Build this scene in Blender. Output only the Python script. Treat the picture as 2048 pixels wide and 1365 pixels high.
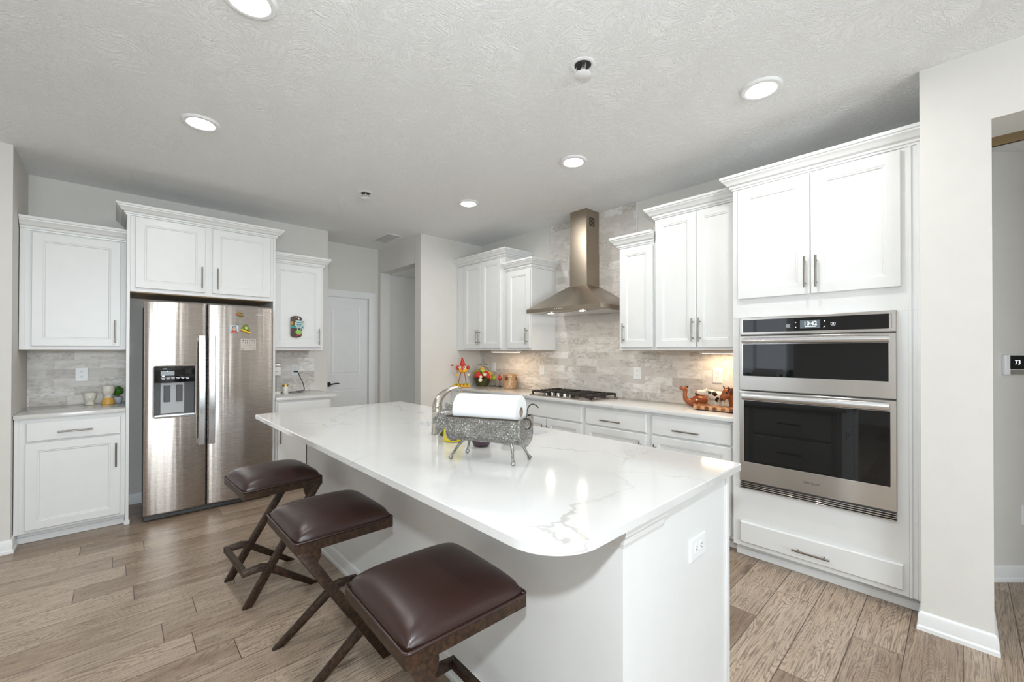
import bpy, bmesh, math, random
from mathutils import Vector, Matrix
random.seed(7)
PI = math.pi
S = bpy.context.scene
for o in list(bpy.data.objects): bpy.data.objects.remove(o)
COL = S.collection

# ------------------------------------------------------------------ camera
cd = bpy.data.cameras.new('camera'); cam = bpy.data.objects.new('camera', cd); COL.objects.link(cam)
S.camera = cam
cd.sensor_fit = 'HORIZONTAL'; cd.sensor_width = 36.0
cd.lens = 842.2 / 2048 * 36.0
cd.shift_y = 13.5 / 2048
cd.clip_start = 0.05; cd.clip_end = 60
def _cam():
    yaw, pitch, roll = .8183, .0061, .0013
    fw = Vector((math.cos(yaw)*math.cos(pitch), math.sin(yaw)*math.cos(pitch), math.sin(pitch)))
    r0 = Vector((math.sin(yaw), -math.cos(yaw), 0)); u0 = r0.cross(fw)
    c, s = math.cos(roll), math.sin(roll)
    r = c*r0 + s*u0; u = -s*r0 + c*u0
    m = Matrix((r, u, -fw)).transposed().to_4x4(); m.translation = (0, 0, 1.3674)
    cam.matrix_world = m
_cam()
# ------------------------------------------------------------------ view + world
S.view_settings.view_transform = 'Standard'; S.view_settings.look = 'None'
S.view_settings.gamma = 1.0; S.view_settings.exposure = 0.84; S.view_settings.use_curve_mapping = False
W = bpy.data.worlds.new('World'); S.world = W; W.use_nodes = True
bg = W.node_tree.nodes['Background']; bg.inputs[0].default_value = (.80, .90, 1.0, 1); bg.inputs[1].default_value = 1.0

# ------------------------------------------------------------------ lights of the place
def lamp(name, kind, loc, power, color, rot=(0, 0, 0), **kw):
    d = bpy.data.lights.new(name, kind); d.energy = power; d.color = color
    for k, v in kw.items(): setattr(d, k, v)
    o = bpy.data.objects.new(name, d); COL.objects.link(o); o.location = loc; o.rotation_euler = rot
    return o
FLASH = 45
lamp('camera_flash', 'POINT', (0.0, 0.0, 1.71), FLASH, (.87, .945, 1.0), shadow_soft_size=.035)
# daylight through the windows behind and beside the camera
lamp('daylight_rear_window', 'AREA', (-.35, -4.52, 1.25), 88, (.85, .94, 1.0), (PI/2, 0, 0), shape='RECTANGLE', size=2.5, size_y=2.1)
lamp('daylight_side_window', 'AREA', (-4.12, 3.1, 1.6), 3, (.90, .95, 1.0), (0, -PI/2, 0), shape='RECTANGLE', size=1.25, size_y=1.5)
UNDER = .65

# ------------------------------------------------------------------ materials
class NT:
    def __init__(s, name):
        s.m = bpy.data.materials.new(name); s.m.use_nodes = True
        s.t = s.m.node_tree; s.b = s.t.nodes['Principled BSDF']
    def n(s, kind, **kw):
        x = s.t.nodes.new(kind)
        for k, v in kw.items():
            if k.startswith('i_'):
                k = k[2:]; k = int(k) if k.isdigit() else k.replace('_', ' ')
                x.inputs[k].default_value = v
            else: setattr(x, k, v)
        return x
    def l(s, a, b): s.t.links.new(a, b)
    def math(s, op, a, b=None, clamp=False):
        x = s.n('ShaderNodeMath', operation=op); x.use_clamp = clamp
        for i, q in enumerate((a, b)):
            if q is None: continue
            if isinstance(q, (int, float)): x.inputs[i].default_value = q
            else: s.l(q, x.inputs[i])
        return x.outputs[0]
    def ramp(s, fac, stops, interp='LINEAR'):
        x = s.n('ShaderNodeValToRGB'); e = x.color_ramp.elements; x.color_ramp.interpolation = interp
        while len(e) > 1: e.remove(e[-1])
        for i, (p, c) in enumerate(stops):
            q = e[0] if i == 0 else e.new(p)
            q.position = p; q.color = (*c, 1) if len(c) == 3 else c
        s.l(fac, x.inputs[0]); return x.outputs[0]
    def mix(s, f, a, b, mode='MIX'):
        x = s.n('ShaderNodeMix', data_type='RGBA', blend_type=mode)
        for i, q in ((0, f), (6, a), (7, b)):
            if isinstance(q, (int, float)): x.inputs[i].default_value = q
            elif isinstance(q, tuple): x.inputs[i].default_value = (*q, 1)
            else: s.l(q, x.inputs[i])
        return x.outputs[2]
    def coord(s, scale=(1, 1, 1), rot=(0, 0, 0), kind='Object'):
        tc = s.n('ShaderNodeTexCoord'); mp = s.n('ShaderNodeMapping')
        mp.inputs['Scale'].default_value = scale; mp.inputs['Rotation'].default_value = rot
        s.l(tc.outputs[kind], mp.inputs[0]); return mp.outputs[0]
    def noise(s, vec, scale, detail=3, rough=.5, dist=0):
        x = s.n('ShaderNodeTexNoise', i_Scale=scale, i_Detail=detail, i_Roughness=rough, i_Distortion=dist)
        if vec is not None: s.l(vec, x.inputs['Vector'])
        return x.outputs['Fac']
    def bump(s, h, strength, dist=.01):
        x = s.n('ShaderNodeBump', i_Strength=strength, i_Distance=dist); s.l(h, x.inputs['Height'])
        s.l(x.outputs[0], s.b.inputs['Normal'])
    def col(s, c):
        if isinstance(c, tuple): s.b.inputs['Base Color'].default_value = (*c, 1)
        else: s.l(c, s.b.inputs['Base Color'])
    def set(s, **kw):
        for k, v in kw.items(): s.b.inputs[k.replace('_', ' ')].default_value = v
        return s
def plain(name, c, rough=.5, metal=0, bump=None, **kw):
    t = NT(name); t.set(Roughness=rough, Metallic=metal, **kw)
    v = t.coord(); f = t.noise(v, 9, 2)
    t.col(t.mix(f, tuple(x*.97 for x in c), tuple(min(1, x*1.03) for x in c)))
    if bump: t.bump(t.noise(v, bump[0], 3), bump[1], bump[2] if len(bump) > 2 else .003)
    return t.m
def emit(name, c, s):
    t = NT(name); t.col((.03, .03, .03)); t.set(Emission_Strength=s); t.b.inputs['Emission Color'].default_value = (*c, 1)
    return t.m

M = {}
M['white'] = plain('cabinet_white_paint', (.76, .765, .755), .34)
M['trim'] = plain('trim_white_paint', (.84, .845, .84), .38)
M['plastic'] = plain('white_plastic', (.82, .83, .84), .3)
M['wall'] = plain('greige_wall_paint', (.71, .69, .65), .75, bump=(180, .08))
M['raw'] = plain('cabinet_underside_maple', (.55, .40, .25), .6)
M['nickel'] = plain('brushed_nickel', (.27, .245, .215), .30, 1)
M['chrome'] = plain('polished_metal', (.80, .80, .80), .14, 1)
M['black'] = plain('black_plastic', (.012, .012, .013), .35)
M['iron'] = plain('cast_iron', (.022, .018, .015), .55, bump=(300, .3))
M['slot'] = plain('dark_slot', (.02, .02, .02), .6)
M['grey_dark'] = plain('dark_grey_plastic', (.07, .07, .072), .45)
M['fridge_side'] = plain('charcoal_cabinet_steel', (.10, .10, .105), .45)
def black_glass():
    t = NT('black_glass'); t.col((.006, .0065, .007)); t.set(Roughness=.03, IOR=1.55, Specular_IOR_Level=.42); return t.m
M['glass'] = black_glass()
def ceiling():
    t = NT('ceiling_brush_texture'); t.set(Roughness=.85); t.col((.90, .905, .90))
    v = t.coord((1, 1, 1))
    w = t.n('ShaderNodeTexNoise', i_Scale=3.0, i_Detail=1.0); t.l(v, w.inputs['Vector'])
    vm = t.n('ShaderNodeVectorMath', operation='MULTIPLY_ADD'); t.l(w.outputs['Color'], vm.inputs[0])
    vm.inputs[1].default_value = (.9, .9, .9); t.l(v, vm.inputs[2])
    a = t.noise(vm.outputs[0], 16, 4, .62, 1.6)
    r = t.ramp(a, [(.42, (0, 0, 0)), (.5, (1, 1, 1)), (.58, (0, 0, 0))])
    b = t.noise(v, 70, 3)
    h = t.math('ADD', r, t.math('MULTIPLY', b, .8))
    t.bump(h, .42, .007); return t.m
M['ceiling'] = ceiling()
def quartz(name, seed, amount):
    t = NT(name); t.set(Roughness=.10, Specular_IOR_Level=.5, Coat_Weight=.15)
    v = t.coord(); mp = t.n('ShaderNodeMapping'); mp.inputs['Location'].default_value = (seed, seed*.7, 0); t.l(v, mp.inputs[0]); v = mp.outputs[0]
    w = t.n('ShaderNodeTexNoise', i_Scale=2.2, i_Detail=5, i_Roughness=.6); t.l(v, w.inputs['Vector'])
    vm = t.n('ShaderNodeVectorMath', operation='MULTIPLY_ADD'); t.l(w.outputs['Color'], vm.inputs[0])
    vm.inputs[1].default_value = (.5, .5, .5); t.l(v, vm.inputs[2])
    vo = t.n('ShaderNodeTexVoronoi', feature='DISTANCE_TO_EDGE', i_Scale=1.25); t.l(vm.outputs[0], vo.inputs['Vector'])
    line = t.ramp(vo.outputs['Distance'], [(0, (1, 1, 1)), (.004, (.7, .7, .7)), (.010, (0, 0, 0))])
    gate = t.ramp(t.noise(v, 1.7, 2), [(.42, (0, 0, 0)), (.60, (1, 1, 1))])
    f = t.math('MULTIPLY', line, gate); f = t.math('MULTIPLY', f, amount)
    cloud = t.mix(t.noise(v, 3.0, 4), (.655, .65, .635), (.70, .70, .69))
    t.col(t.mix(f, cloud, (.36, .34, .31))); return t.m
M['quartz'] = quartz('white_quartz_veined', 3.1, .6)
M['quartz2'] = quartz('white_quartz_veined_side', 9.3, .3)
def tile(axis):
    t = NT('weathered_brick_tile_' + axis); t.set(Roughness=.42)
    tc = t.n('ShaderNodeTexCoord'); sx = t.n('ShaderNodeSeparateXYZ'); t.l(tc.outputs['Object'], sx.inputs[0])
    cb = t.n('ShaderNodeCombineXYZ'); t.l(sx.outputs['X' if axis == 'x' else 'Y'], cb.inputs[0]); t.l(t.math('ADD', sx.outputs['Z'], -.914 + .0008), cb.inputs[1])
    v = cb.outputs[0]
    br = t.n('ShaderNodeTexBrick', i_Scale=1.0, i_Mortar_Size=.0017, i_Mortar_Smooth=.3, i_Brick_Width=.262, i_Row_Height=.0735, i_Bias=0.0)
    br.offset = .43; br.offset_frequency = 2; br.squash = .8; br.squash_frequency = 3
    br.inputs['Color1'].default_value = (0, 0, 0, 1); br.inputs['Color2'].default_value = (1, 1, 1, 1); br.inputs['Mortar'].default_value = (.5, .5, .5, 1)
    t.l(v, br.inputs['Vector'])
    rnd = t.n('ShaderNodeSeparateColor'); t.l(br.outputs['Color'], rnd.inputs[0]); rv = rnd.outputs[0]
    sh = t.n('ShaderNodeVectorMath', operation='MULTIPLY_ADD'); cx = t.n('ShaderNodeCombineXYZ'); t.l(rv, cx.inputs[0]); t.l(rv, cx.inputs[1])
    t.l(cx.outputs[0], sh.inputs[0]); sh.inputs[1].default_value = (37, 53, 0); t.l(v, sh.inputs[2])
    mpv = t.n('ShaderNodeMapping'); mpv.inputs['Scale'].default_value = (1, 2.2, 1); t.l(sh.outputs[0], mpv.inputs[0])
    n1 = t.noise(mpv.outputs[0], 11, 8, .72, .15); n2 = t.noise(mpv.outputs[0], 55, 5, .75)
    base = t.mix(rv, (.60, .565, .525), (.84, .82, .79))
    wash = t.ramp(n1, [(.36, (0, 0, 0)), (.52, (1, 1, 1))])
    c = t.mix(wash, t.mix(n2, (.46, .42, .385), (.74, .70, .66)), base)
    rv2 = t.n('ShaderNodeTexWhiteNoise', noise_dimensions='1D'); t.l(rv, rv2.inputs['W'])
    worn = t.math('GREATER_THAN', rv2.outputs['Value'], .62)
    f2 = t.math('MULTIPLY', t.ramp(t.noise(mpv.outputs[0], 17, 7, .78, .3), [(.46, (0, 0, 0)), (.62, (1, 1, 1))]), worn)
    c = t.mix(t.math('MULTIPLY', f2, .62), c, (.30, .275, .245))
    f3 = t.ramp(t.noise(mpv.outputs[0], 30, 6, .78, .5), [(.64, (0, 0, 0)), (.72, (1, 1, 1))])
    c = t.mix(t.math('MULTIPLY', f3, .45), c, (.34, .31, .28))
    c = t.mix(br.outputs['Fac'], c, (.70, .675, .64))
    t.col(c)
    h = t.math('SUBTRACT', t.math('MULTIPLY', n2, .35), br.outputs['Fac']); t.bump(h, .5, .0025); return t.m
M['tile_x'] = tile('x'); M['tile_y'] = tile('y')
def floor():
    t = NT('grey_brown_wood_planks'); t.set(Roughness=.33, Specular_IOR_Level=.45)
    v0 = t.coord()
    sp = t.n('ShaderNodeSeparateXYZ'); t.l(v0, sp.inputs[0])
    row = t.math('FLOOR', t.math('DIVIDE', sp.outputs['Y'], .182))
    wr = t.n('ShaderNodeTexWhiteNoise', noise_dimensions='1D'); t.l(row, wr.inputs['W'])
    cv = t.n('ShaderNodeCombineXYZ'); t.l(t.math('ADD', sp.outputs['X'], t.math('MULTIPLY', wr.outputs['Value'], 7.3)), cv.inputs[0]); t.l(sp.outputs['Y'], cv.inputs[1])
    v = cv.outputs[0]
    br = t.n('ShaderNodeTexBrick', i_Scale=1.0, i_Mortar_Size=.0021, i_Mortar_Smooth=.4, i_Brick_Width=1.22, i_Row_Height=.182, i_Bias=0.0)
    br.offset = 0.0; br.offset_frequency = 2
    br.inputs['Color1'].default_value = (0, 0, 0, 1); br.inputs['Color2'].default_value = (1, 1, 1, 1); br.inputs['Mortar'].default_value = (.5, .5, .5, 1)
    t.l(v, br.inputs['Vector'])
    sc = t.n('ShaderNodeSeparateColor'); t.l(br.outputs['Color'], sc.inputs[0]); rv = sc.outputs[0]
    cx = t.n('ShaderNodeCombineXYZ'); t.l(rv, cx.inputs[0]); t.l(rv, cx.inputs[1])
    sh = t.n('ShaderNodeVectorMath', operation='MULTIPLY_ADD'); t.l(cx.outputs[0], sh.inputs[0]); sh.inputs[1].default_value = (71, 43, 0); t.l(v, sh.inputs[2])
    def mp(s3):
        m = t.n('ShaderNodeMapping'); m.inputs['Scale'].default_value = s3; t.l(sh.outputs[0], m.inputs[0]); return m.outputs[0]
    # growth-ring contours of a stretched noise field make the cathedral grain
    field = t.noise(mp((.62, 5.2, 1)), 1.0, 2, .45, .5)
    wob = t.noise(mp((14, 60, 1)), 1.0, 2)
    rings = t.math('SINE', t.math('ADD', t.math('MULTIPLY', field, 560.0), t.math('MULTIPLY', wob, 5.5)))
    rings = t.math('MULTIPLY_ADD', rings, .5); rings.node.inputs[2].default_value = .5
    fine = t.noise(mp((6, 150, 1)), 1.0, 5, .7)
    tone = t.noise(mp((1.3, 9, 1)), 1.0, 4, .6)
    knot = t.ramp(t.noise(mp((3.4, 9, 1)), 1.0, 2), [(.69, (0, 0, 0)), (.78, (1, 1, 1))])
    c = t.mix(t.ramp(rv, [(.15, (0, 0, 0)), (.85, (1, 1, 1))]), (.29, .205, .14), (.54, .42, .315))
    c = t.mix(t.ramp(tone, [(.35, (0, 0, 0)), (.7, (1, 1, 1))]), c, t.mix(rv, (.46, .355, .265), (.60, .49, .385)))
    dark = t.math('MULTIPLY', t.ramp(rings, [(.0, (1, 1, 1)), (.10, (.8, .8, .8)), (.36, (0, 0, 0))]), .46)
    c = t.mix(dark, c, (.125, .085, .06))
    c = t.mix(t.math('MULTIPLY', t.ramp(fine, [(.38, (1, 1, 1)), (.52, (0, 0, 0))]), .72), c, (.12, .08, .058))
    c = t.mix(t.math('MULTIPLY', knot, .7), c, (.075, .05, .035))
    c = t.mix(t.math('MULTIPLY', br.outputs['Fac'], .95), c, (.07, .048, .035))
    t.col(c)
    h = t.math('SUBTRACT', t.math('ADD', t.math('MULTIPLY', fine, .4), t.math('MULTIPLY', rings, .15)), br.outputs['Fac']); t.bump(h, .4, .0015)
    t.l(t.math('MULTIPLY_ADD', fine, .22), t.b.inputs['Roughness']); t.b.inputs['Roughness'].links[0].from_node.inputs[2].default_value = .20
    return t.m
M['floor'] = floor()
def steel(name, c, rough, sc, aniso=.6, rot=0.0, wavy=0):
    t = NT(name); t.set(Metallic=1.0, Anisotropic=aniso, Anisotropic_Rotation=rot)
    if aniso:
        tg = t.n('ShaderNodeTangent', direction_type='RADIAL', axis='Z'); t.l(tg.outputs[0], t.b.inputs['Tangent'])
    v = t.coord(sc); n = t.noise(v, 1.0, 3, .6)
    t.col(t.mix(n, tuple(x*.94 for x in c), tuple(min(1, x*1.05) for x in c)))
    t.l(t.math('MULTIPLY_ADD', n, .10), t.b.inputs['Roughness']); t.b.inputs['Roughness'].links[0].from_node.inputs[2].default_value = rough - .05
    h = t.math('MULTIPLY', n, .000004)
    if wavy: h = t.math('ADD', h, t.math('MULTIPLY', t.noise(t.coord((17, 17, .5)), 1.0, 2, .5), wavy))
    b = t.n('ShaderNodeBump', i_Strength=1.0, i_Distance=1.0); t.l(h, b.inputs['Height']); t.l(b.outputs[0], t.b.inputs['Normal'])
    return t.m
M['steel'] = steel('brushed_stainless_steel', (.50, .45, .41), .27, (3, 3, 420), .9, .25, .0022)       # horizontal brushing
M['steel_oven'] = steel('oven_stainless_steel', (.66, .64, .615), .24, (3, 3, 420), .8, .25)
M['steel_hood'] = steel('hood_stainless_steel', (.40, .34, .27), .32, (3, 3, 300), .7, .25)
M['handle'] = steel('satin_steel_handle', (.80, .80, .80), .20, (300, 300, 3))
def leather():
    t = NT('dark_brown_leather'); t.set(Roughness=.33, Specular_IOR_Level=.5)
    v = t.coord(); n = t.noise(v, 4, 3)
    t.col(t.mix(n, (.020, .0085, .0070), (.040, .0165, .0125)))
    vo = t.n('ShaderNodeTexVoronoi', i_Scale=420.0); t.l(v, vo.inputs['Vector'])
    t.bump(t.math('ADD', vo.outputs['Distance'], t.noise(v, 60, 3)), .12, .0012); return t.m
M['leather'] = leather()
def bronze():
    t = NT('bronze_powder_coat'); t.set(Roughness=.42, Metallic=.35)
    v = t.coord(); n = t.noise(v, 60, 5, .7)
    t.col(t.mix(t.ramp(n, [(.4, (0, 0, 0)), (.66, (1, 1, 1))]), (.020, .012, .008), (.075, .036, .018))); t.bump(n, .15, .001); return t.m
M['bronze'] = bronze()
def hammered():
    t = NT('hammered_galvanised_metal'); t.set(Metallic=.6, Roughness=.36)
    v = t.coord(); n = t.noise(v, 170, 4, .65); n2 = t.noise(v, 26, 3)
    k = t.math('ADD', t.math('MULTIPLY', n, .75), t.math('MULTIPLY', n2, .25))
    t.col(t.ramp(k, [(.34, (.10, .095, .085)), (.50, (.24, .235, .215)), (.58, (.42, .41, .39)), (.63, (.9, .9, .89))])); t.bump(n, .7, .002); return t.m
M['hammered'] = hammered()
M['wire'] = plain('dark_iron_wire', (.09, .075, .06), .4, .8)
M['paper'] = plain('paper_towel', (.72, .72, .72), .95, bump=(220, .25))
M['cardboard'] = plain('cardboard_core', (.33, .25, .19), .9)
M['hall_warm_lit'] = plain('bulkhead_beige_warm_light_tint', (.50, .36, .20), .7)  # beige paint with the hall's warm light mixed into its colour
M['lens'] = emit('lamp_lens', (1.0, .985, .96), 112)
M['lens_hood'] = emit('hood_lamp_lens', (1.0, .86, .66), 60)
M['lens_under'] = emit('under_cabinet_lens', (1.0, .80, .55), 4)
M['display'] = emit('display_glow', (.16, .23, .26), .30)
M['digits'] = emit('display_digits', (.85, .93, 1.0), 1.1)
M['icon'] = emit('panel_icons', (.8, .85, .9), .7)
M['sky_glass'] = None

# ------------------------------------------------------------------ mesh helper
class MB:
    def __init__(s): s.b = bmesh.new()
    def loop(s, pts): return [s.b.verts.new(p) for p in pts]
    def face(s, vs):
        try: return s.b.faces.new(vs)
        except ValueError: return None
    def bridge(s, a, b):
        n = len(a)
        for i in range(n): s.face((a[i], a[(i+1) % n], b[(i+1) % n], b[i]))
    def loops(s, ls, cap0=True, cap1=True):
        vs = [s.loop(l) for l in ls]; s.last = vs
        for a, b in zip(vs, vs[1:]): s.bridge(a, b)
        if cap0: s.face(list(reversed(vs[0])))
        if cap1: s.face(vs[-1])
        return s
    def box(s, x0, x1, y0, y1, z0, z1, bev=0, seg=2):
        s.loops([[(x0, y0, z), (x1, y0, z), (x1, y1, z), (x0, y1, z)] for z in (z0, z1)])
        return s.bevel(bev, seg)
    def bevel(s, bev, seg=2):
        if bev:
            ed = list({e for l in s.last for v in l for e in v.link_edges})
            bmesh.ops.bevel(s.b, geom=ed, offset=bev, segments=seg, affect='EDGES', profile=.5)
        return s
    def prism(s, poly, axis, a0, a1, bev=0):
        f = {'x': lambda p, a: (a, p[0], p[1]), 'y': lambda p, a: (p[0], a, p[1]), 'z': lambda p, a: (p[0], p[1], a)}[axis]
        s.loops([[f(p, a) for p in poly] for a in (a0, a1)])
        return s.bevel(bev)
    def lathe(s, prof, c=(0, 0, 0), n=32, cap0=True, cap1=True, sx=1, sy=1):
        return s.loops([[(c[0]+max(r, 1e-5)*sx*math.cos(2*PI*i/n), c[1]+max(r, 1e-5)*sy*math.sin(2*PI*i/n), c[2]+z) for i in range(n)] for r, z in prof], cap0, cap1)
    def tube(s, pts, r, n=12, closed=False, sq=1.0):
        pts = [Vector(p) for p in pts]; m = len(pts)
        rs = r if isinstance(r, (list, tuple)) else [r]*m
        ls = []; up = None
        for i, p in enumerate(pts):
            d = (pts[min(i+1, m-1)] - pts[max(i-1, 0)]).normalized()
            if up is None: up = Vector((0, 0, 1)) if abs(d.z) < .9 else Vector((1, 0, 0))
            a = d.cross(up).normalized(); u = a.cross(d).normalized(); up = u
            ls.append([tuple(p + rs[i]*(math.cos(2*PI*k/n)*a + sq*math.sin(2*PI*k/n)*u)) for k in range(n)])
        return s.loops(ls)
    def cyl(s, p0, p1, r, r1=None, n=20): return s.tube([p0, p1], [r, r if r1 is None else r1], n)
    def ball(s, c, r, rot=None, n=16, m=10):
        r = (r, r, r) if isinstance(r, (int, float)) else r
        ls = []
        for j in range(m+1):
            t = PI*j/m; q = max(math.sin(t), 1e-3)
            ls.append([(r[0]*q*math.cos(2*PI*i/n), r[1]*q*math.sin(2*PI*i/n), -r[2]*math.cos(t)) for i in range(n)])
        R = rot.to_matrix() if rot is not None and hasattr(rot, 'to_matrix') else (rot or Matrix.Identity(3))
        return s.loops([[tuple(R @ Vector(p) + Vector(c)) for p in l] for l in ls])
    def rect_loops(s, x0, x1, z0, z1, steps, flip=False):
        """panel facing -y: steps = (inset, y)"""
        return s.loops([[(x0+i, y, z0+i), (x1-i, y, z0+i), (x1-i, y, z1-i), (x0+i, y, z1-i)] for i, y in steps])
    def xf(s, m): bmesh.ops.transform(s.b, matrix=m, verts=s.b.verts); return s
def obj(name, mb, mat, parent=None, sharp=38, label=None):
    b = mb.b
    bmesh.ops.remove_doubles(b, verts=b.verts, dist=1e-6)
    bmesh.ops.recalc_face_normals(b, faces=b.faces)
    for f in b.faces: f.smooth = True
    for e in b.edges:
        if len(e.link_faces) != 2 or e.calc_face_angle(0) > math.radians(sharp): e.smooth = False
    me = bpy.data.meshes.new(name); b.to_mesh(me); b.free()
    me.materials.append(mat)
    o = bpy.data.objects.new(name, me); COL.objects.link(o)
    if parent is not None: o.parent = parent
    if label: o['label'] = label
    return o
def tag(o, label, cat, group=None):
    o['label'] = label; o['category'] = cat
    if group: o['group'] = group
    return o
def thing(name, label, cat, loc=(0, 0, 0), rz=0, group=None):
    o = bpy.data.objects.new(name, None); COL.objects.link(o); o.empty_display_size = .1
    o.location = loc; o.rotation_euler = (0, 0, rz)
    return tag(o, label, cat, group)
def struct(name, mb, mat, **kw):
    o = obj(name, mb, mat, **kw); o['kind'] = 'structure'; return o
def copy_tree(root, loc, rz, label, group=None):
    r = root.copy(); COL.objects.link(r); r.location = loc; r.rotation_euler = (0, 0, rz); r['label'] = label
    if group: r['group'] = group
    for ch in list(root.children):
        c = ch.copy(); COL.objects.link(c); c.parent = r
        for g in list(ch.children):
            d = g.copy(); COL.objects.link(d); d.parent = c
    return r
def text(name, body, size, mat, parent, loc, rot=(PI/2, 0, 0), depth=.0006, align='CENTER', sx=1.0):
    cu = bpy.data.curves.new(name, 'FONT'); cu.body = body; cu.size = size; cu.extrude = depth; cu.align_x = align; cu.align_y = 'CENTER'; cu.resolution_u = 3
    t = bpy.data.objects.new('tmp_text', cu); COL.objects.link(t)
    bpy.context.view_layer.update()
    me = bpy.data.meshes.new_from_object(t.evaluated_get(bpy.context.evaluated_depsgraph_get()))
    bpy.data.objects.remove(t)
    me.materials.clear(); me.materials.append(mat); me.name = name
    o = bpy.data.objects.new(name, me); COL.objects.link(o); o.location = loc; o.rotation_euler = rot; o.scale = (sx, 1, 1)
    if parent is not None: o.parent = parent
    return o
# ================================================================== SETTING
CZ = 2.752                     # ceiling height
XW = 3.53                      # cooktop wall
YW = 5.037                     # refrigerator wall
struct('floor', MB().box(-4.3, 5.6, -4.7, 6.6, -.05, 0), M['floor'])
b = MB().box(-4.3, 3.72, -4.7, 6.6, CZ, CZ+.06)
struct('ceiling', b, M['ceiling'])
struct('ceiling_hall', MB().box(3.72, 5.6, -1.7, .4, 2.56, 2.62), M['ceiling'])
struct('wall_fridge', MB().box(-.522, 1.78, YW, 5.5, 0, CZ), M['wall'])
struct('wall_left', MB().box(-4.3, -.522, 4.375, 5.5, 0, CZ), M['wall'])
# wall with the white door, behind the kitchen
b = MB().box(1.70, 1.885, 5.5, 5.62, 0, CZ); b.box(2.48, 4.2, 5.5, 5.62, 0, CZ); b.box(1.885, 2.48, 5.5, 5.62, 2.06, CZ)
struct('wall_passage', b, M['wall'])
# pantry box: side wall with the cased opening, front wall
PX, PY = 2.615, 4.375
b = MB().box(PX, PX+.14, PY+.14, 4.512, 0, CZ); b.box(PX, PX+.14, 5.42, 5.5, 0, CZ); b.box(PX, PX+.14, 4.512, 5.42, 2.42, CZ)
struct('wall_pantry_side', b, M['wall'])
struct('wall_pantry_front', MB().box(PX, XW+.1, PY, PY+.14, 0, CZ), M['wall'])
struct('ceiling_pantry', MB().box(PX+.14, 4.2, PY+.14, 5.5, 2.42, 2.46), M['ceiling'])
struct('wall_pantry_end', MB().box(4.1, 4.2, PY+.14, 5.5, 0, 2.42), M['wall'])
struct('wall_right', MB().box(XW, XW+.12, .139, PY, 0, CZ), M['wall'])
# short wall (pier) beside the oven tower, header over the hall opening, rest of that wall
struct('wall_pier', MB().box(2.89, 3.148, -.096, .139, 0, CZ), M['wall'])
struct('wall_tower_back', MB().box(3.148, XW+.12, .02, .139, 0, CZ), M['wall'])
struct('wall_header', MB().box(2.89, 3.148, -1.25, -.096, 2.422, CZ), M['wall'])
struct('wall_living', MB().box(2.89, 3.148, -4.7, -1.25, 0, CZ), M['wall'])
# hall beyond the opening: 45 degree wall, end walls, lowered bulkhead
b = MB(); d = Vector((.732, -.682, 0)); nrm = Vector((.682, .732, 0)); p0 = Vector((3.813, -.126, 0)) - d*.30; p1 = p0 + d*2.2
b.prism([(p0.x, p0.y), (p1.x, p1.y), (p1.x+nrm.x*.1, p1.y+nrm.y*.1), (p0.x+nrm.x*.1, p0.y+nrm.y*.1)], 'z', 0, 2.9)
struct('wall_hall', b, M['wall'])
struct('wall_hall_end', MB().box(3.148, 5.6, -1.75, -1.62, 0, 2.9), M['wall'])
struct('wall_hall_side', MB().box(5.1, 5.2, -1.62, -1.0, 0, 2.9), M['wall'])
struct('trim_bulkhead', MB().box(3.715, 3.735, -1.62, .05, 2.56, 2.80), M['hall_warm_lit'])
# living side (behind the camera, seen only in reflections)
b = MB().box(-4.3, -1.65, -4.7, -4.58, 0, CZ); b.box(.95, 2.89, -4.7, -4.58, 0, CZ); b.box(-1.65, .95, -4.7, -4.58, 2.35, CZ); b.box(-1.65, .95, -4.7, -4.58, 0, .12)
struct('wall_rear', b, M['wall'])
b = MB()
for y0, y1, z0, z1 in ((-4.58, 2.45, 0, CZ), (2.45, 3.75, 0, .82), (2.45, 3.75, 2.38, CZ), (3.75, 4.375, 0, CZ)):
    b.box(-4.3, -4.18, y0, y1, z0, z1)
struct('wall_side', b, M['wall'])
def window(name, axis, u0, u1, z0, z1, w, blinds=True):
    """a framed window with blinds in the wall plane x or y = w"""
    P = (lambda u0, u1, d0, d1, z0, z1, bb: bb.box(u0, u1, w+d0, w+d1, z0, z1)) if axis == 'y' else (lambda u0, u1, d0, d1, z0, z1, bb: bb.box(w+d0, w+d1, u0, u1, z0, z1))
    f = MB()
    for a0, a1, c0, c1 in ((u0, u0+.05, z0, z1), (u1-.05, u1, z0, z1), (u0, u1, z0, z0+.05), (u0, u1, z1-.05, z1), ((u0+u1)/2-.025, (u0+u1)/2+.025, z0, z1), (u0, u1, (z0+z1)/2-.02, (z0+z1)/2+.02)):
        P(a0, a1, -.03, .03, c0, c1, f)
    for a0, a1, c0, c1 in ((u0-.08, u0, z0-.08, z1+.08), (u1, u1+.08, z0-.08, z1+.08), (u0-.08, u1+.08, z1, z1+.08), (u0-.08, u1+.08, z0-.08, z0)):
        P(a0, a1, .04, .06, c0, c1, f)
    o = struct(name, f, M['trim'])
    if blinds:
        s = MB(); z = z0+.04
        while z < z1-.02:
            P(u0+.03, u1-.03, -.04, .0, z, z+.004, s); z += .055
        obj('blind_slats', s, M['trim'], o)
    return o
window('window_1', 'x', 2.45, 3.75, .82, 2.38, -4.24)
window('window_2', 'y', -1.65, .95, .12, 2.35, -4.64, False)

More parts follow.
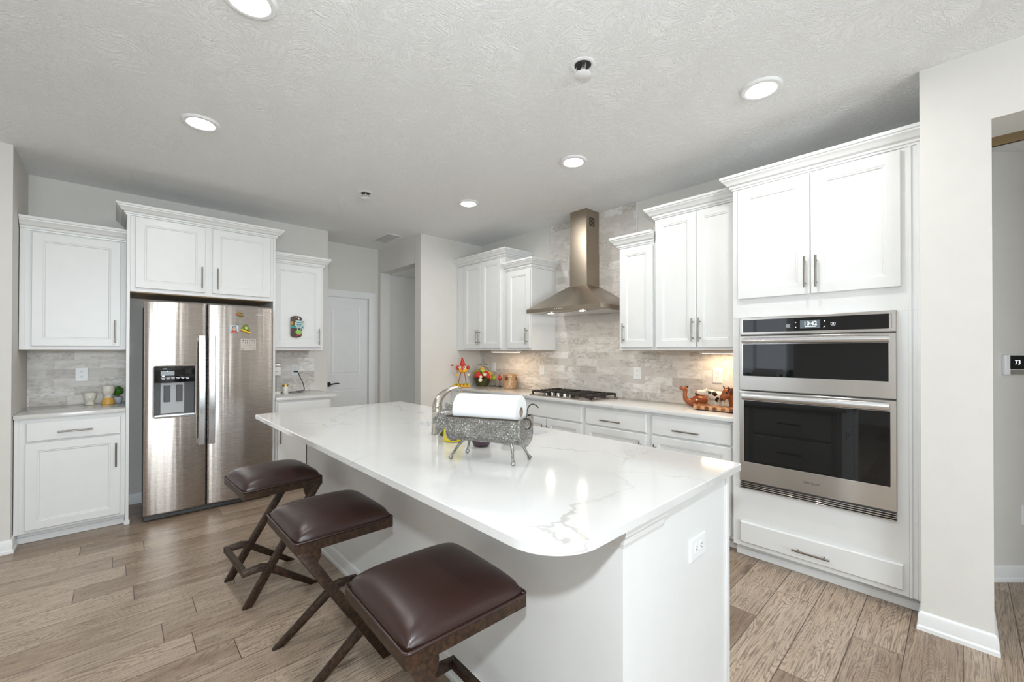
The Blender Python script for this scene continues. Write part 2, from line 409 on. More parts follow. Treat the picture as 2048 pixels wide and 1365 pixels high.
# baseboards
def base_prof(): return [(0, 0), (.018, 0), (.018, .018), (.013, .026), (.013, .070), (.010, .082), (.004, .090), (0, .090)]
def baseboard(name, pts, closed=False):
    """run of moulding along pts, room on the viewer's side (to the right of travel)"""
    b = MB(); P = [Vector((*p, 0)) for p in pts]; prof = base_prof(); ls = []
    for i, p in enumerate(P):
        def nn(a, c): t = (c-a).normalized(); return Vector((t.y, -t.x, 0))
        n1 = nn(P[i-1], p) if i else nn(p, P[i+1]); n2 = nn(p, P[i+1]) if i < len(P)-1 else n1
        k = (n1+n2); k = k / max(k.dot(n1), .2)
        ls.append([tuple(p + k*o + Vector((0, 0, z))) for o, z in prof])
    b.loops(ls); return struct(name, b, M['trim'], sharp=20)
baseboard('baseboard_left', [(-4.18, 4.375), (-.522, 4.375), (-.522, 4.53)])
baseboard('baseboard_pier', [(3.148, .02), (3.148, -.096), (2.89, -.096), (2.89, .139), (3.02, .139)][::-1])
baseboard('baseboard_hall', [tuple((p0+d*.05).xy), tuple((p1).xy)])
baseboard('baseboard_pantry', [(PX, 4.512), (PX, PY), (3.05, PY)])
baseboard('baseboard_fridge_recess', [(.07, YW), (.2, YW)])

# door with casing behind the passage
dw = struct('door_1', MB().rect_loops(1.895, 2.472, .01, 2.052, [(0, 5.545), (0, 5.512), (.002, 5.51)]), M['trim'])
for z0, z1 in ((.22, .865), (1.045, 1.925)):
    pb = MB(); x0, x1 = 1.99, 2.372
    st = [(0, 5.5105), (0, 5.506), (.012, 5.5095), (.022, 5.5085), (.034, 5.5035), (.05, 5.5035)]
    pb.rect_loops(x0, x1, z0, z1, st); obj('door_panel', pb, M['trim'], dw, sharp=15)
lv = MB().cyl((1.958, 5.51, .93), (1.958, 5.498, .93), .030).cyl((1.958, 5.50, .93), (1.958, 5.455, .93), .010)
lv.tube([(1.958, 5.457, .93), (1.99, 5.452, .935), (2.03, 5.452, .942), (2.075, 5.456, .94)], [.010, .009, .008, .006], 10)
obj('door_handle', lv, M['black'], dw, label='black lever handle')
cs = MB()
def casing(b, x0, x1, z1, y, w=.085):
    pr = [(0, 0), (0, -.012), (.02, -.018), (.06, -.018), (.075, -.022), (w, -.022), (w, 0)]
    out = [[(x0-o, y+t, 0) for o, t in pr], [(x0-o, y+t, z1+o) for o, t in pr], [(x1+o, y+t, z1+o) for o, t in pr], [(x1+o, y+t, 0) for o, t in pr]]
    b.loops(out)
casing(cs, 1.885, 2.483, 2.058, 5.5)
cs.box(1.885, 1.893, 5.5, 5.6, 0, 2.058); cs.box(2.474, 2.483, 5.5, 5.6, 0, 2.058); cs.box(1.885, 2.483, 5.5, 5.6, 2.053, 2.061)
struct('trim_door', cs, M['trim'], sharp=25)

# tile backsplashes
b = MB().box(-.520, .048, YW-.008, YW-.0005, .914, 1.40); struct('wall_backsplash_planter', b, M['tile_x'])
b = MB().box(1.095, 1.63, YW-.008, YW-.0005, .914, 1.40); struct('wall_backsplash_coffee', b, M['tile_x'])
b = MB().box(XW-.009, XW-.0005, 1.049, PY-.001, .914, 1.40); b.box(XW-.009, XW-.0005, 2.066, 3.125, 1.40, CZ-.001)
struct('wall_backsplash_cooktop', b, M['tile_y'])
b = MB().box(XW-.012, XW-.0005, 2.060, 2.066, 1.40, CZ-.001); b.box(XW-.012, XW-.0005, 3.125, 3.131, 1.40, CZ-.001); struct('trim_tile', b, M['trim'])

# ================================================================== CABINETS
def door_mb(x0, x1, z0, z1, y=-.02, fw=.058):
    return MB().rect_loops(x0, x1, z0, z1, [(0, y+.019), (0, y+.003), (.003, y), (fw-.004, y), (fw, y+.003), (fw+.006, y+.003), (fw+.010, y+.008), (fw+.011, y+.009)])
def slab_mb(x0, x1, z0, z1, y=-.02):
    return MB().rect_loops(x0, x1, z0, z1, [(0, y+.019), (0, y+.006), (.006, y)])
def pull(x, z, vertical, L, y=-.02, parent=None):
    b = MB(); r = .0058; yy = y-.030
    if vertical:
        b.cyl((x, yy, z-L/2), (x, yy, z+L/2), r, n=14)
        for s in (-1, 1): b.cyl((x, y+.001, z+s*(L/2-.028)), (x, yy, z+s*(L/2-.028)), .0045, n=10)
    else:
        b.cyl((x-L/2, yy, z), (x+L/2, yy, z), r, n=14)
        for s in (-1, 1): b.cyl((x+s*(L/2-.028), y+.001, z), (x+s*(L/2-.028), yy, z), .0045, n=10)
    return obj('handle', b, M['nickel'], parent)
CROWN = [(0, 0), (.006, 0), (.008, .010), (.016, .013), (.016, .026), (.021, .030), (.030, .033), (.036, .042), (.046, .056), (.054, .062), (.056, .070), (.064, .073), (.064, .090), (0, .090)]
def crown(w, d, z, left=True, right=True, h=.09, parent=None):
    k = h/.09; ls = []
    path = []
    for o, zz in CROWN:
        zz = z + zz*k
        p = []
        p += [(-o, d, zz), (-o, -o, zz)] if left else [(0, -o, zz)]
        p += [(w+o, -o, zz), (w+o, d, zz)] if right else [(w, -o, zz)]
        path.append(p)
    b = MB(); n = len(path[0])
    b.loops([[path[j][i] for j in range(len(path))] for i in range(n)])
    b.box(0, w, 0, d, z+h-.012, z+h-.001)
    return obj('crown_moulding', b, M['white'], parent, sharp=20)
def cabinet(name, label, loc, rz, w, d, z0, z1, group, cat='cabinet', toe=None, doors=(), drawers=(), crn=None, stiles=(), holes=None, raw=False):
    """doors: (x0,x1,z0,z1,handle_x,handle_z,L); drawers: (x0,x1,z0,z1,handle_x,handle_z,L); local frame: x across the front, y into the wall"""
    t = thing(name, label, cat, loc, rz, group)
    b = MB()
    b.box(0, w, 0, d, z0, z1, .0015, 1)
    for x0, x1 in stiles: b.box(x0, x1, -.006, .002, z0, z1, .001, 1)
    obj('body', b, M['white'], t)
    if raw: obj('underside', MB().box(.012, w-.012, .03, d-.004, z0-.004, z0+.001), M['raw'], t)
    if toe:
        k = MB().box(0, w, toe, d, 0, z0+.001); k.box(0, w, toe-.012, toe, 0, .045, .003, 1); obj('toe_kick', k, M['white'], t)
    for x0, x1, a, c, hx, hz, L in doors:
        dd = obj('door', door_mb(x0, x1, a, c), M['white'], t, sharp=12)
        if hx is not None: pull(hx, hz, True, L, parent=dd)
    for x0, x1, a, c, hx, hz, L in drawers:
        dd = obj('drawer', slab_mb(x0, x1, a, c), M['white'], t, sharp=12)
        if hx is not None: pull(hx, hz, False, L, parent=dd)
    if crn: crown(w, d, z1, crn[0], crn[1], crn[2], parent=t)
    return t
R90 = -PI/2
G1, G2 = 'white wall cabinets of the kitchen', 'white base cabinets of the kitchen'
# -- refrigerator wall (fronts face the camera along -y)
X0 = -.518
cabinet('wall_cabinet', 'single-door white wall cabinet with crown above the face planters and beside the fridge surround', (X0, 4.62, 0), 0, .048-X0, YW-4.62-.001, 1.3685, 2.235, G1,
        doors=[(-.458-X0, .013-X0, 1.394, 2.224, -.016-X0, 1.512, .178)], crn=(False, False, .093), stiles=((0, .026),), raw=True)
X0 = 1.0955
cabinet('wall_cabinet', 'single-door white wall cabinet carrying the key-hook board, above the coffee maker', (X0, 4.62, 0), 0, 1.585-X0, YW-4.62-.001, 1.3685, 2.235, G1,
        doors=[(.012, 1.562-X0, 1.394, 2.224, 1.533-X0, 1.503, .170)], crn=(False, True, .093), raw=True)
X0 = -.518
cabinet('base_cabinet', 'white base cabinet with one drawer over one door under the face planters', (X0, 4.456, 0), 0, .047-X0, YW-4.456-.001, .085, .884, G2, toe=.075,
        drawers=[(-.463-X0, .021-X0, .722, .858, -.221-X0, .781, .182)], doors=[(-.465-X0, .019-X0, .106, .712, -.006-X0, .566, .18)], stiles=((0, .022),))
X0 = 1.0955
cabinet('base_cabinet', 'white base cabinet under the coffee maker, between fridge and passage', (X0, 4.456, 0), 0, 1.612-X0, YW-4.456-.001, .085, .884, G2, toe=.075,
        drawers=[(.016, 1.596-X0, .722, .858, 1.377-X0, .771, .188)], doors=[(.016, 1.596-X0, .106, .712, 1.13-X0, .566, .18)])
# surround of the refrigerator
t = thing('refrigerator_surround', 'white fridge surround with two-door cabinet and crown over the steel refrigerator', 'cabinet', (.048, 4.467, 0), 0)
W_ = 1.046; D_ = YW-4.467-.001
obj('body', MB().box(.02, W_-.02, 0, D_, 1.829, 2.428, .0015, 1), M['white'], t)
obj('underside', MB().box(.021, W_-.021, .02, D_-.002, 1.824, 1.83), M['raw'], t)
for x in (0, W_-.02):
    obj('side_panel', MB().box(x, x+.02, -.002, D_, 0, 2.428, .001, 1).box(x-.008 if x == 0 else x, x+.028 if x == 0 else x+.02, -.012, .05, 0, .035, .004, 1), M['white'], t)
for x0, x1, hx in ((.098-.048, .547-.048, .5225-.048), (.599-.048, 1.048-.048, .634-.048)):
    dd = obj('door', door_mb(x0, x1, 1.860, 2.420), M['white'], t, sharp=12); pull(hx, 1.985, True, .18, parent=dd)
crown(W_, D_, 2.428, True, True, .08, parent=t)
# -- cooktop wall (fronts face -x); local x runs towards -y
def KX(y0): return lambda y: y0 - y
DU = XW-3.14-.010
k = KX(4.372)
cabinet('wall_cabinet', 'tall two-door white wall cabinet in the corner above the rooster figure', (3.14, 4.372, 0), R90, 4.372-3.465, DU, 1.3685, 2.412, G1,
        doors=[(k(4.197), k(3.868), 1.392, 2.404, k(3.935), 1.520, .175), (k(3.862), k(3.525), 1.392, 2.404, k(3.882), 1.520, .175)], crn=(False, True, .088), raw=True)
k = KX(3.464)
cabinet('wall_cabinet', 'short single-door white wall cabinet touching the tip of the range hood', (3.14, 3.464, 0), R90, 3.464-3.058, DU, 1.3685, 2.235, G1,
        doors=[(k(3.412), k(3.066), 1.392, 2.222, k(3.103), 1.516, .172)], crn=(False, True, .093), raw=True)
k = KX(2.006)
cabinet('wall_cabinet', 'short single-door white wall cabinet between the hood and the tall two-door cabinet', (3.14, 2.006, 0), R90, 2.006-1.680, DU, 1.3685, 2.235, G1,
        doors=[(k(1.988), k(1.692), 1.392, 2.222, k(1.948), 1.511, .168)], crn=(True, False, .093), raw=True)
k = KX(1.679)
cabinet('wall_cabinet', 'tall two-door white wall cabinet above the animal figurines, next to the oven tower', (3.14, 1.679, 0), R90, 1.679-1.048, DU, 1.3685, 2.412, G1,
        doors=[(k(1.664), k(1.346), 1.392, 2.404, k(1.363), 1.520, .176), (k(1.341), k(1.055), 1.392, 2.404, k(1.311), 1.520, .176)], crn=(True, False, .088), raw=True)
DB = XW-3.055-.010
k = KX(4.37)
cabinet('base_cabinet', 'white base cabinet under the rooster figure in the corner', (3.055, 4.37, 0), R90, 4.37-3.20, DB, .085, .884, G2, toe=.075,
        drawers=[(k(4.27), k(3.76), .718, .862, k(4.01), .772, .18), (k(3.735), k(3.222), .718, .862, k(3.48), .772, .18)],
        doors=[(k(4.27), k(3.76), .106, .706, k(3.79), .56, .175), (k(3.735), k(3.222), .106, .706, k(3.26), .56, .175)])
k = KX(3.199)
cabinet('base_cabinet', 'white base cabinet with a plain false front under the gas cooktop', (3.055, 3.199, 0), R90, 3.199-2.312, DB, .085, .884, G2, toe=.075,
        drawers=[(k(3.18), k(2.334), .718, .862, None, 0, 0)],
        doors=[(k(3.18), k(2.762), .106, .706, k(2.79), .560, .175), (k(2.754), k(2.334), .106, .706, k(2.728), .560, .175)])
k = KX(2.311)
cabinet('base_cabinet', 'white base cabinet with one drawer pull, between cooktop cabinet and the one by the ovens', (3.055, 2.311, 0), R90, 2.311-1.676, DB, .085, .884, G2, toe=.075,
        drawers=[(k(2.289), k(1.700), .718, .862, k(2.018), .772, .195)], doors=[(k(2.289), k(1.700), .106, .706, k(1.744), .560, .175)])
k = KX(1.675)
cabinet('base_cabinet', 'white base cabinet with one drawer pull, directly beside the oven tower', (3.055, 1.675, 0), R90, 1.675-1.049, DB, .085, .884, G2, toe=.075,
        drawers=[(k(1.651), k(1.070), .718, .862, k(1.376), .772, .195)], doors=[(k(1.651), k(1.070), .106, .706, k(1.620), .560, .175)])
# oven tower: body in pieces round the oven bay
k = KX(1.047); W_ = 1.047-.141; D_ = XW-3.01-.002
t = thing('oven_tower_cabinet', 'tall white oven tower cabinet with crown, two doors above and a low drawer', 'cabinet', (3.01, 1.047, 0), R90)
b = MB().box(0, W_, 0, D_, 1.578, 2.436, .001, 1); b.box(0, W_, 0, D_, .085, .474, .001, 1); b.box(0, .052, 0, D_, .474, 1.578); b.box(k(.238), W_, 0, D_, .474, 1.578); b.box(.05, k(.238), .40, D_, .474, 1.578)
b.box(k(.190), k(.176), -.008, .002, .085, 2.436, .002, 1); b.box(k(.156), W_, -.012, .002, .085, 2.436, .002, 1)
obj('body', b, M['white'], t)
obj('toe_kick', MB().box(0, W_, .07, D_, 0, .086).box(0, W_, .058, .07, 0, .045, .003, 1), M['white'], t)
for a, c, hx in ((1.012, .6145, .636), (.6095, .216, .580)):
    dd = obj('door', door_mb(k(a), k(c), 1.706, 2.424, fw=.064), M['white'], t, sharp=12); pull(k(hx), 1.834, True, .184, parent=dd)
dd = obj('drawer', slab_mb(k(1.0), k(.211), .116, .250), M['white'], t, sharp=12); pull(k(.611), .170, False, .185, parent=dd)
crown(W_, D_, 2.436, True, False, .088, parent=t)

# ================================================================== COUNTERTOPS
tag(obj('countertop', MB().box(-.520, .047, 4.428, YW-.009, .884, .914, .003, 2), M['quartz2']), 'white quartz countertop under the two face planters', 'countertop', 'white quartz countertops')
tag(obj('countertop', MB().box(1.095, 1.66, 4.428, YW-.009, .884, .914, .003, 2), M['quartz2']), 'white quartz countertop under the coffee maker beside the fridge', 'countertop', 'white quartz countertops')
tag(obj('countertop', MB().box(3.018, XW-.010, 1.049, PY-.002, .884, .914, .003, 2), M['quartz2']), 'long white quartz countertop holding the gas cooktop', 'countertop', 'white quartz countertops')

# ================================================================== ISLAND
IX0, IX1, IY0, IY1 = .705, 1.836, .606, 3.405
SX0, SX1, SY0, SY1 = 1.345, 1.755, 1.56, 2.31      # sink cut-out
def arc(cx, cy, r, a0, a1, n): return [(cx+r*math.cos(math.radians(a0+(a1-a0)*i/n)), cy+r*math.sin(math.radians(a0+(a1-a0)*i/n))) for i in range(n+1)]
def island_top():
    r = .15; q = .012
    out = arc(IX0+r, IY0+r, r, 180, 270, 14) + arc(IX1-q, IY0+q, q, 270, 360, 4) + arc(IX1-q, IY1-q, q, 0, 90, 4) + arc(IX0+.03, IY1-.03, .03, 90, 180, 6)
    k = .05
    inn = arc(SX0+k, SY0+k, k, 180, 270, 6) + arc(SX1-k, SY0+k, k, 270, 360, 6) + arc(SX1-k, SY1-k, k, 0, 90, 6) + arc(SX0+k, SY1-k, k, 90, 180, 6)
    b = bmesh.new()
    def ring(pts, z): return [b.verts.new((x, y, z)) for x, y in pts]
    def off(pts, o):
        res = []
        n = len(pts)
        for i in range(n):
            p, a, c = Vector(pts[i]), Vector(pts[i-1]), Vector(pts[(i+1) % n])
            t = (c-a).normalized(); res.append((p.x - t.y*o, p.y + t.x*o))
        return res
    zt, zb, e = .914, .884, .003
    rings = [ring(off(out, e), zt), ring(out, zt-e), ring(out, zb+e), ring(off(out, e), zb)]
    n = len(out)
    for a, c in zip(rings, rings[1:]):
        for i in range(n): b.faces.new((a[i], c[i], c[(i+1) % n], a[(i+1) % n]))
    ri = [ring(inn, zt), ring(inn, zb)]
    m = len(inn)
    for i in range(m): b.faces.new((ri[0][i], ri[0][(i+1) % m], ri[1][(i+1) % m], ri[1][i]))
    for o_, i_ in ((rings[0], ri[0]), (rings[3], ri[1])):
        ed = [b.edges.get((o_[i], o_[(i+1) % n])) for i in range(n)] + [b.edges.get((i_[i], i_[(i+1) % m])) for i in range(m)]
        bmesh.ops.triangle_fill(b, edges=ed, use_beauty=True)
    h = MB(); h.b.free(); h.b = b; return h
tag(obj('island_countertop', island_top(), M['quartz']), 'large white veined quartz island top with a rounded overhanging corner', 'countertop')
# base with a moulded corner post, end panel, seat-side panel, baseboard
BX0, BX1, BY0, BY1 = 1.03, 1.80, .655, 3.35
t = thing('kitchen_island', 'white kitchen island cabinet body under the large quartz top', 'kitchen island', (BX0, BY0, 0))
b = MB().box(.0, .012, .19, BY1-BY0, 0, .884); b.box(.0, BX1-BX0, BY1-BY0-.02, BY1-BY0, 0, .884); b.box(BX1-BX0-.03, BX1-BX0, .0, BY1-BY0, .085, .884); b.box(BX1-BX0-.09, BX1-BX0-.07, .02, BY1-BY0, 0, .085); b.box(.02, BX1-BX0-.03, .03, BY1-BY0, .0, .02)
obj('body', b, M['white'], t)
obj('end_panel', MB().box(.206, BX1-BX0-.022, -.004, .016, 0, .884), M['white'], t)
obj('corner_post', MB().box(0, .205, -.008, .19, 0, .884), M['white'], t)
obj('edge_trim', MB().box(BX1-BX0-.022, BX1-BX0+.008, -.012, .02, .0, .884, .002, 1), M['white'], t)
cp = MB(); pr = [(0, .82), (.004, .818), (.006, .826), (.010, .829), (.013, .845), (.022, .858), (.024, .870), (.024, .884), (0, .884)]
cp.loops([[(-o, .19, z) for o, z in pr], [(-o, -.008-o, z) for o, z in pr], [(.205+o, -.008-o, z) for o, z in pr], [(.205+o, .002, z) for o, z in pr]])
obj('post_cap_moulding', cp, M['white'], t, sharp=20)
bb = MB(); pf = base_prof(); bb.loops([[(-o, .0, z) for o, z in pf], [(-o, BY1-BY0, z) for o, z in pf]]); obj('base_moulding', bb, M['white'], t, sharp=20)
# doors and drawers on the working side (seen in the oven glass)
def front(mbf, y0, y1, z0, z1, hz, vertical, nm):
    m = mbf(-(y1-y0)/2, (y1-y0)/2, z0, z1)
    X = Matrix.Translation((BX1-BX0, (y0+y1)/2, 0)) @ Matrix.Rotation(PI/2, 4, 'Z')
    dd = obj(nm, m.xf(X), M['white'], t, sharp=12)
    b = MB(); L = .18
    if vertical: b.cyl((0, -.05, hz-L/2), (0, -.05, hz+L/2), .0058); b.cyl((0, -.02, hz-.06), (0, -.05, hz-.06), .0045); b.cyl((0, -.02, hz+.06), (0, -.05, hz+.06), .0045)
    else: b.cyl((-L/2, -.05, hz), (L/2, -.05, hz), .0058); b.cyl((-.06, -.02, hz), (-.06, -.05, hz), .0045); b.cyl((.06, -.02, hz), (.06, -.05, hz), .0045)
    obj('handle', b.xf(X), M['nickel'], dd)
for y0, y1 in ((.05, .62),):
    for z0, z1 in ((.12, .36), (.38, .62), (.64, .86)): front(slab_mb, y0, y1, z0, z1, (z0+z1)/2, False, 'drawer')
for y0, y1 in ((.65, 1.07), (1.08, 1.50), (1.53, 2.1), (2.12, 2.67)): front(door_mb, y0, y1, .12, .86, .70, True, 'door')
# sink
sk = MB(); k = .05
def rr(o, z): return [(x, y, z) for x, y in arc(SX0-o+k, SY0-o+k, k, 180, 270, 6) + arc(SX1+o-k, SY0-o+k, k, 270, 360, 6) + arc(SX1+o-k, SY1+o-k, k, 0, 90, 6) + arc(SX0-o+k, SY1+o-k, k, 90, 180, 6)]
sk.loops([rr(.022, .880), rr(.004, .8835), rr(.004, .8835), rr(0, .878), rr(-.004, .70), rr(-.03, .675)], False, True)
sk.loops([rr(.022, .880), rr(.012, .69), rr(-.02, .665)], False, True)
t = thing('sink', 'white undermount sink set into the island top behind the metal pig', 'sink', ((SX0+SX1)/2, (SY0+SY1)/2, .665))
o = obj('basin', sk, M['plastic']); o.parent = t; o.matrix_parent_inverse = Matrix.Translation(t.location).inverted()
o = obj('drain', MB().lathe([(.045, 0), (.045, .002), (.03, .003), (.028, 0)], (0, 0, .0101)), M['nickel'], t)
# ================================================================== APPLIANCES
# ---- refrigerator
t = thing('refrigerator', 'stainless steel side-by-side refrigerator with water dispenser in the white surround', 'refrigerator', (.150, 4.392, 0))
FW = .909
obj('body', MB().box(.012, FW-.012, .068, .625, .035, 1.742, .004, 2), M['fridge_side'], t)
for x in (.02, FW-.09): obj('hinge_cover', MB().box(x, x+.07, .03, .12, 1.742, 1.758, .003, 1), M['grey_dark'], t)
g = MB().box(.005, FW-.005, .03, .10, .006, .046, .004, 1)
for i in range(3): g.box(.14+i*.22, .32+i*.22, .024, .031, .014, .036, .002, 1)
obj('base_grille', g, M['grey_dark'], t)
for x in (.06, FW-.06): obj('foot', MB().cyl((x, .07, 0), (x, .07, .012), .02), M['black'], t)
def fridge_door(x0, x1, z0, z1, hole, parent, bulge=.011):
    c, hw = (x0+x1)/2, (x1-x0)/2
    fx = lambda x: -bulge*(1-((x-c)/hw)**2)
    xs = [x0, x0+.004, x0+.012] + [x0+.012+(x1-x0-.024)*i/16 for i in range(1, 16)] + [x1-.012, x1-.004, x1]
    zs = [z0, z0+.004, z0+.012, z1-.012, z1-.004, z1]
    if hole: xs = sorted(xs+list(hole[:2])); zs = sorted(zs+list(hole[2:]))
    b = bmesh.new(); V = {}
    for i, x in enumerate(xs):
        for j, z in enumerate(zs):
            e = min(x-x0, x1-x, z-z0, z1-z)
            y = fx(x) + (.008 if e < 1e-6 else .0022 if e < .0045 else 0)
            V[i, j] = b.verts.new((x, y, z))
    B = {}
    n, m = len(xs), len(zs)
    for i in range(n-1):
        for j in range(m-1):
            if hole and hole[0]-1e-6 <= xs[i] and xs[i+1] <= hole[1]+1e-6 and hole[2]-1e-6 <= zs[j] and zs[j+1] <= hole[3]+1e-6: continue
            b.faces.new((V[i, j], V[i+1, j], V[i+1, j+1], V[i, j+1]))
    ring = [V[i, 0] for i in range(n)] + [V[n-1, j] for j in range(1, m)] + [V[i, m-1] for i in range(n-2, -1, -1)] + [V[0, j] for j in range(m-2, 0, -1)]
    bk = [b.verts.new((v.co.x, .064, v.co.z)) for v in ring]
    for i in range(len(ring)): b.faces.new((ring[i], bk[i], bk[(i+1) % len(ring)], ring[(i+1) % len(ring)]))
    b.faces.new(bk)
    h = MB(); h.b.free(); h.b = b
    return obj('door', h, M['steel'], parent, sharp=50)
H = (.060, .326, .824, 1.236)
d1 = fridge_door(.0, .399, .050, 1.760, H, t); d2 = fridge_door(.409, FW, .050, 1.760, None, t)
def fridge_handle(x0, x1, parent):
    b = MB(); ls = []
    for i in range(17):
        z = .574 + (1.487-.574)*i/16; u = i/16
        y = -.052 - .016*math.sin(PI*u)
        e = .022
        ls.append([(x0+.004, y, z), (x1-.004, y, z), (x1, y+.004, z), (x1, y+.016, z), (x0, y+.016, z), (x0, y+.004, z)])
    b.loops(ls)
    for z in (.60, 1.46): b.box(x0+.006, x1-.006, -.045, .002, z-.02, z+.02, .002, 1)
    obj('handle', b, M['handle'], parent, sharp=30)
fridge_handle(.345, .388, d1); fridge_handle(.414, .458, d2)
# dispenser in the freezer door
fr = MB(); x0, x1, z0, z1 = H
k_ = .012
def rrect(o, y): 
    r = .016+o
    return [(x, y, z) for x, z in arc(x0+.016, z0+.016, r, 180, 270, 4) + arc(x1-.016, z0+.016, r, 270, 360, 4) + arc(x1-.016, z1-.016, r, 0, 90, 4) + arc(x0+.016, z1-.016, r, 90, 180, 4)]
fr.loops([rrect(-.002, .05), rrect(-.002, -.012), rrect(.002, -.0155), rrect(.007, -.0125), rrect(.008, -.004)], False, False)
obj('dispenser_frame', fr, M['handle'], d1, sharp=30)
rc = MB().box(x0-.001, x1+.001, .055, .060, z0, z1); rc.box(x0-.001, x0+.003, -.002, .056, z0, z1); rc.box(x1-.003, x1+.001, -.002, .056, z0, z1); rc.box(x0, x1, -.006, .056, z0, z0+.010)
obj('dispenser_recess', rc, M['grey_dark'], d1)
obj('dispenser_panel', MB().box(x0+.002, x1-.002, -.0125, .04, 1.105, z1-.002, .003, 2), M['glass'], d1)
obj('dispenser_tray', MB().box(x0+.004, x1-.004, -.012, .05, z0+.004, z0+.022, .003, 1), M['handle'], d1)
obj('dispenser_backplate', MB().box(x0+.043, x1-.068, .040, .056, z0+.024, 1.100, .003, 1).prism([(x0+.055, 1.092), (x0+.072, 1.078), (x0+.125, 1.078), (x0+.142, 1.100)], 'y', .028, .042), plain('silver_grey_plastic', (.42, .43, .44), .35), d1)
for px in (x0+.064, x0+.143): obj('dispenser_paddle', MB().box(px, px+.042, .030, .044, .942, 1.078, .003, 1), M['grey_dark'], d1)
ic = MB()
for i in range(6): ic.box(x0+.045+i*.031, x0+.069+i*.031, -.0132, -.0124, 1.140, 1.1425); ic.box(x0+.050+i*.031, x0+.066+i*.031, -.0132, -.0124, 1.130, 1.1345)
ic.box(x0+.05, x0+.066, -.0132, -.0124, 1.152, 1.16); ic.box(x0+.055, x0+.08, -.0132, -.0124, 1.212, 1.216)
obj('dispenser_icons', ic, M['icon'], d1)
text('maker_lettering', 'Whirlpool', .019, M['plastic'], d2, (.797, -.0085, 1.686), sx=.9)
mk = MB().cyl((.385, -.001, 1.752), (.385, -.006, 1.752), .006); obj('lock_button', mk, M['chrome'], d1)
# ---- wall oven with microwave
t = thing('wall_oven', 'built-in steel wall oven below a microwave with lit clock, in the white tower', 'oven', (3.008, 1.0, .47), R90)
OW = .767; O = -.47
obj('body', MB().box(.004, OW-.004, -.004, .36, .006, 1.106), M['grey_dark'], t)
cp_ = obj('control_panel', MB().rect_loops(0, OW, 1.469+O, 1.582+O, [(0, 0), (0, -.020), (.004, -.024), (.018, -.024), (.020, -.0225)]), M['steel_oven'], t, sharp=25)
obj('panel_glass', MB().box(.022, OW-.030, -.0245, -.018, 1.485+O, 1.566+O, .001, 1), M['glass'], cp_, label='black glass control strip')
obj('clock_display', MB().box(.338, .437, -.0250, -.0244, 1.500+O, 1.549+O), M['display'], cp_, label='lit clock display')
text('clock_digits', '10:42', .036, M['digits'], cp_, (.389, -.0252, 1.528+O), depth=.0002, sx=.85)
q = MB()
for i in range(9): q.box(.363+i*.006, .3675+i*.006, -.0253, -.0249, 1.5085+O, 1.5125+O)
obj('date_line', q, M['digits'], cp_)
ic = MB()
def ring(b, x, z, w, h, t=.0016):
    for a0, a1, c0, c1 in ((x-w, x+w, z+h-t, z+h), (x-w, x+w, z-h, z-h+t), (x-w, x-w+t, z-h, z+h), (x+w-t, x+w, z-h, z+h)): b.box(a0, a1, -.0252, -.0244, c0, c1)
ring(ic, .276, 1.520+O, .010, .006); ic.box(.265, .288, -.0252, -.0244, 1.506+O, 1.5085+O); ic.cyl((.276, -.0244, 1.520+O), (.276, -.0252, 1.520+O), .003, n=10)
ring(ic, .498, 1.523+O, .011, .007); ic.box(.490, .506, -.0252, -.0244, 1.509+O, 1.511+O); ic.cyl((.498, -.0244, 1.523+O), (.498, -.0252, 1.523+O), .004, n=10)
for x, z in ((.316, 1.538), (.316, 1.508), (.458, 1.540)): ic.cyl((x, -.0244, z+O), (x, -.0252, z+O), .0034, n=12)
ic.tube([(.453, -.0248, 1.503+O), (.462, -.0248, 1.512+O)], .0016, 6)
obj('panel_icons', ic, M['icon'], cp_)
def oven_door(z0, z1, gx0, gx1, g0, g1, hz0, hz1, name):
    d = obj(name, MB().rect_loops(0, OW, z0+O, z1+O, [(0, 0), (0, -.024), (.004, -.028)]), M['steel_oven'], t, sharp=25)
    obj('door_glass', MB().box(gx0, gx1, -.0300, -.022, g0+O, g1+O, .001, 1), M['glass'], d, label='black glass oven window')
    f = MB()
    for a0, a1, c0, c1 in ((gx0-.004, gx1+.004, g1, g1+.004), (gx0-.004, gx1+.004, g0-.004, g0), (gx0-.004, gx0, g0, g1), (gx1, gx1+.004, g0, g1)): f.box(a0, a1, -.0305, -.026, c0+O, c1+O)
    obj('glass_trim', f, M['chrome'], d)
    h = MB()
    zc = (hz0+hz1)/2+O; hh = (hz1-hz0)/2
    prof = [(-.058, zc-hh+.004), (-.062, zc-hh+.012), (-.064, zc), (-.062, zc+hh-.010), (-.058, zc+hh-.003), (-.052, zc+hh), (-.048, zc+hh), (-.048, zc-hh), (-.052, zc-hh)]
    h.prism(prof, 'x', .026, OW-.028)
    for x in (.028, OW-.052): h.box(x, x+.022, -.05, -.024, zc-hh+.004, zc+hh-.004, .002, 1)
    obj('handle', h, M['handle'], d, sharp=25)
    return d
oven_door(1.112, 1.462, .024, OW-.032, 1.204, 1.410, 1.412, 1.449, 'microwave_door')
d = oven_door(.520, 1.104, .030, OW-.026, .648, 1.046, 1.050, 1.092, 'oven_door')
text('maker_lettering', 'Whirlpool', .020, M['grey_dark'], d, (.392, -.0284, .586+O), sx=.95)
v = MB()
for i, z in enumerate((.474, .485, .496, .507)): v.box(.001, OW-.001, -.026+.002*i, 0, z-.003+O, z+.002+O, .001, 1)
obj('vent_trim', v, M['steel_oven'], t)
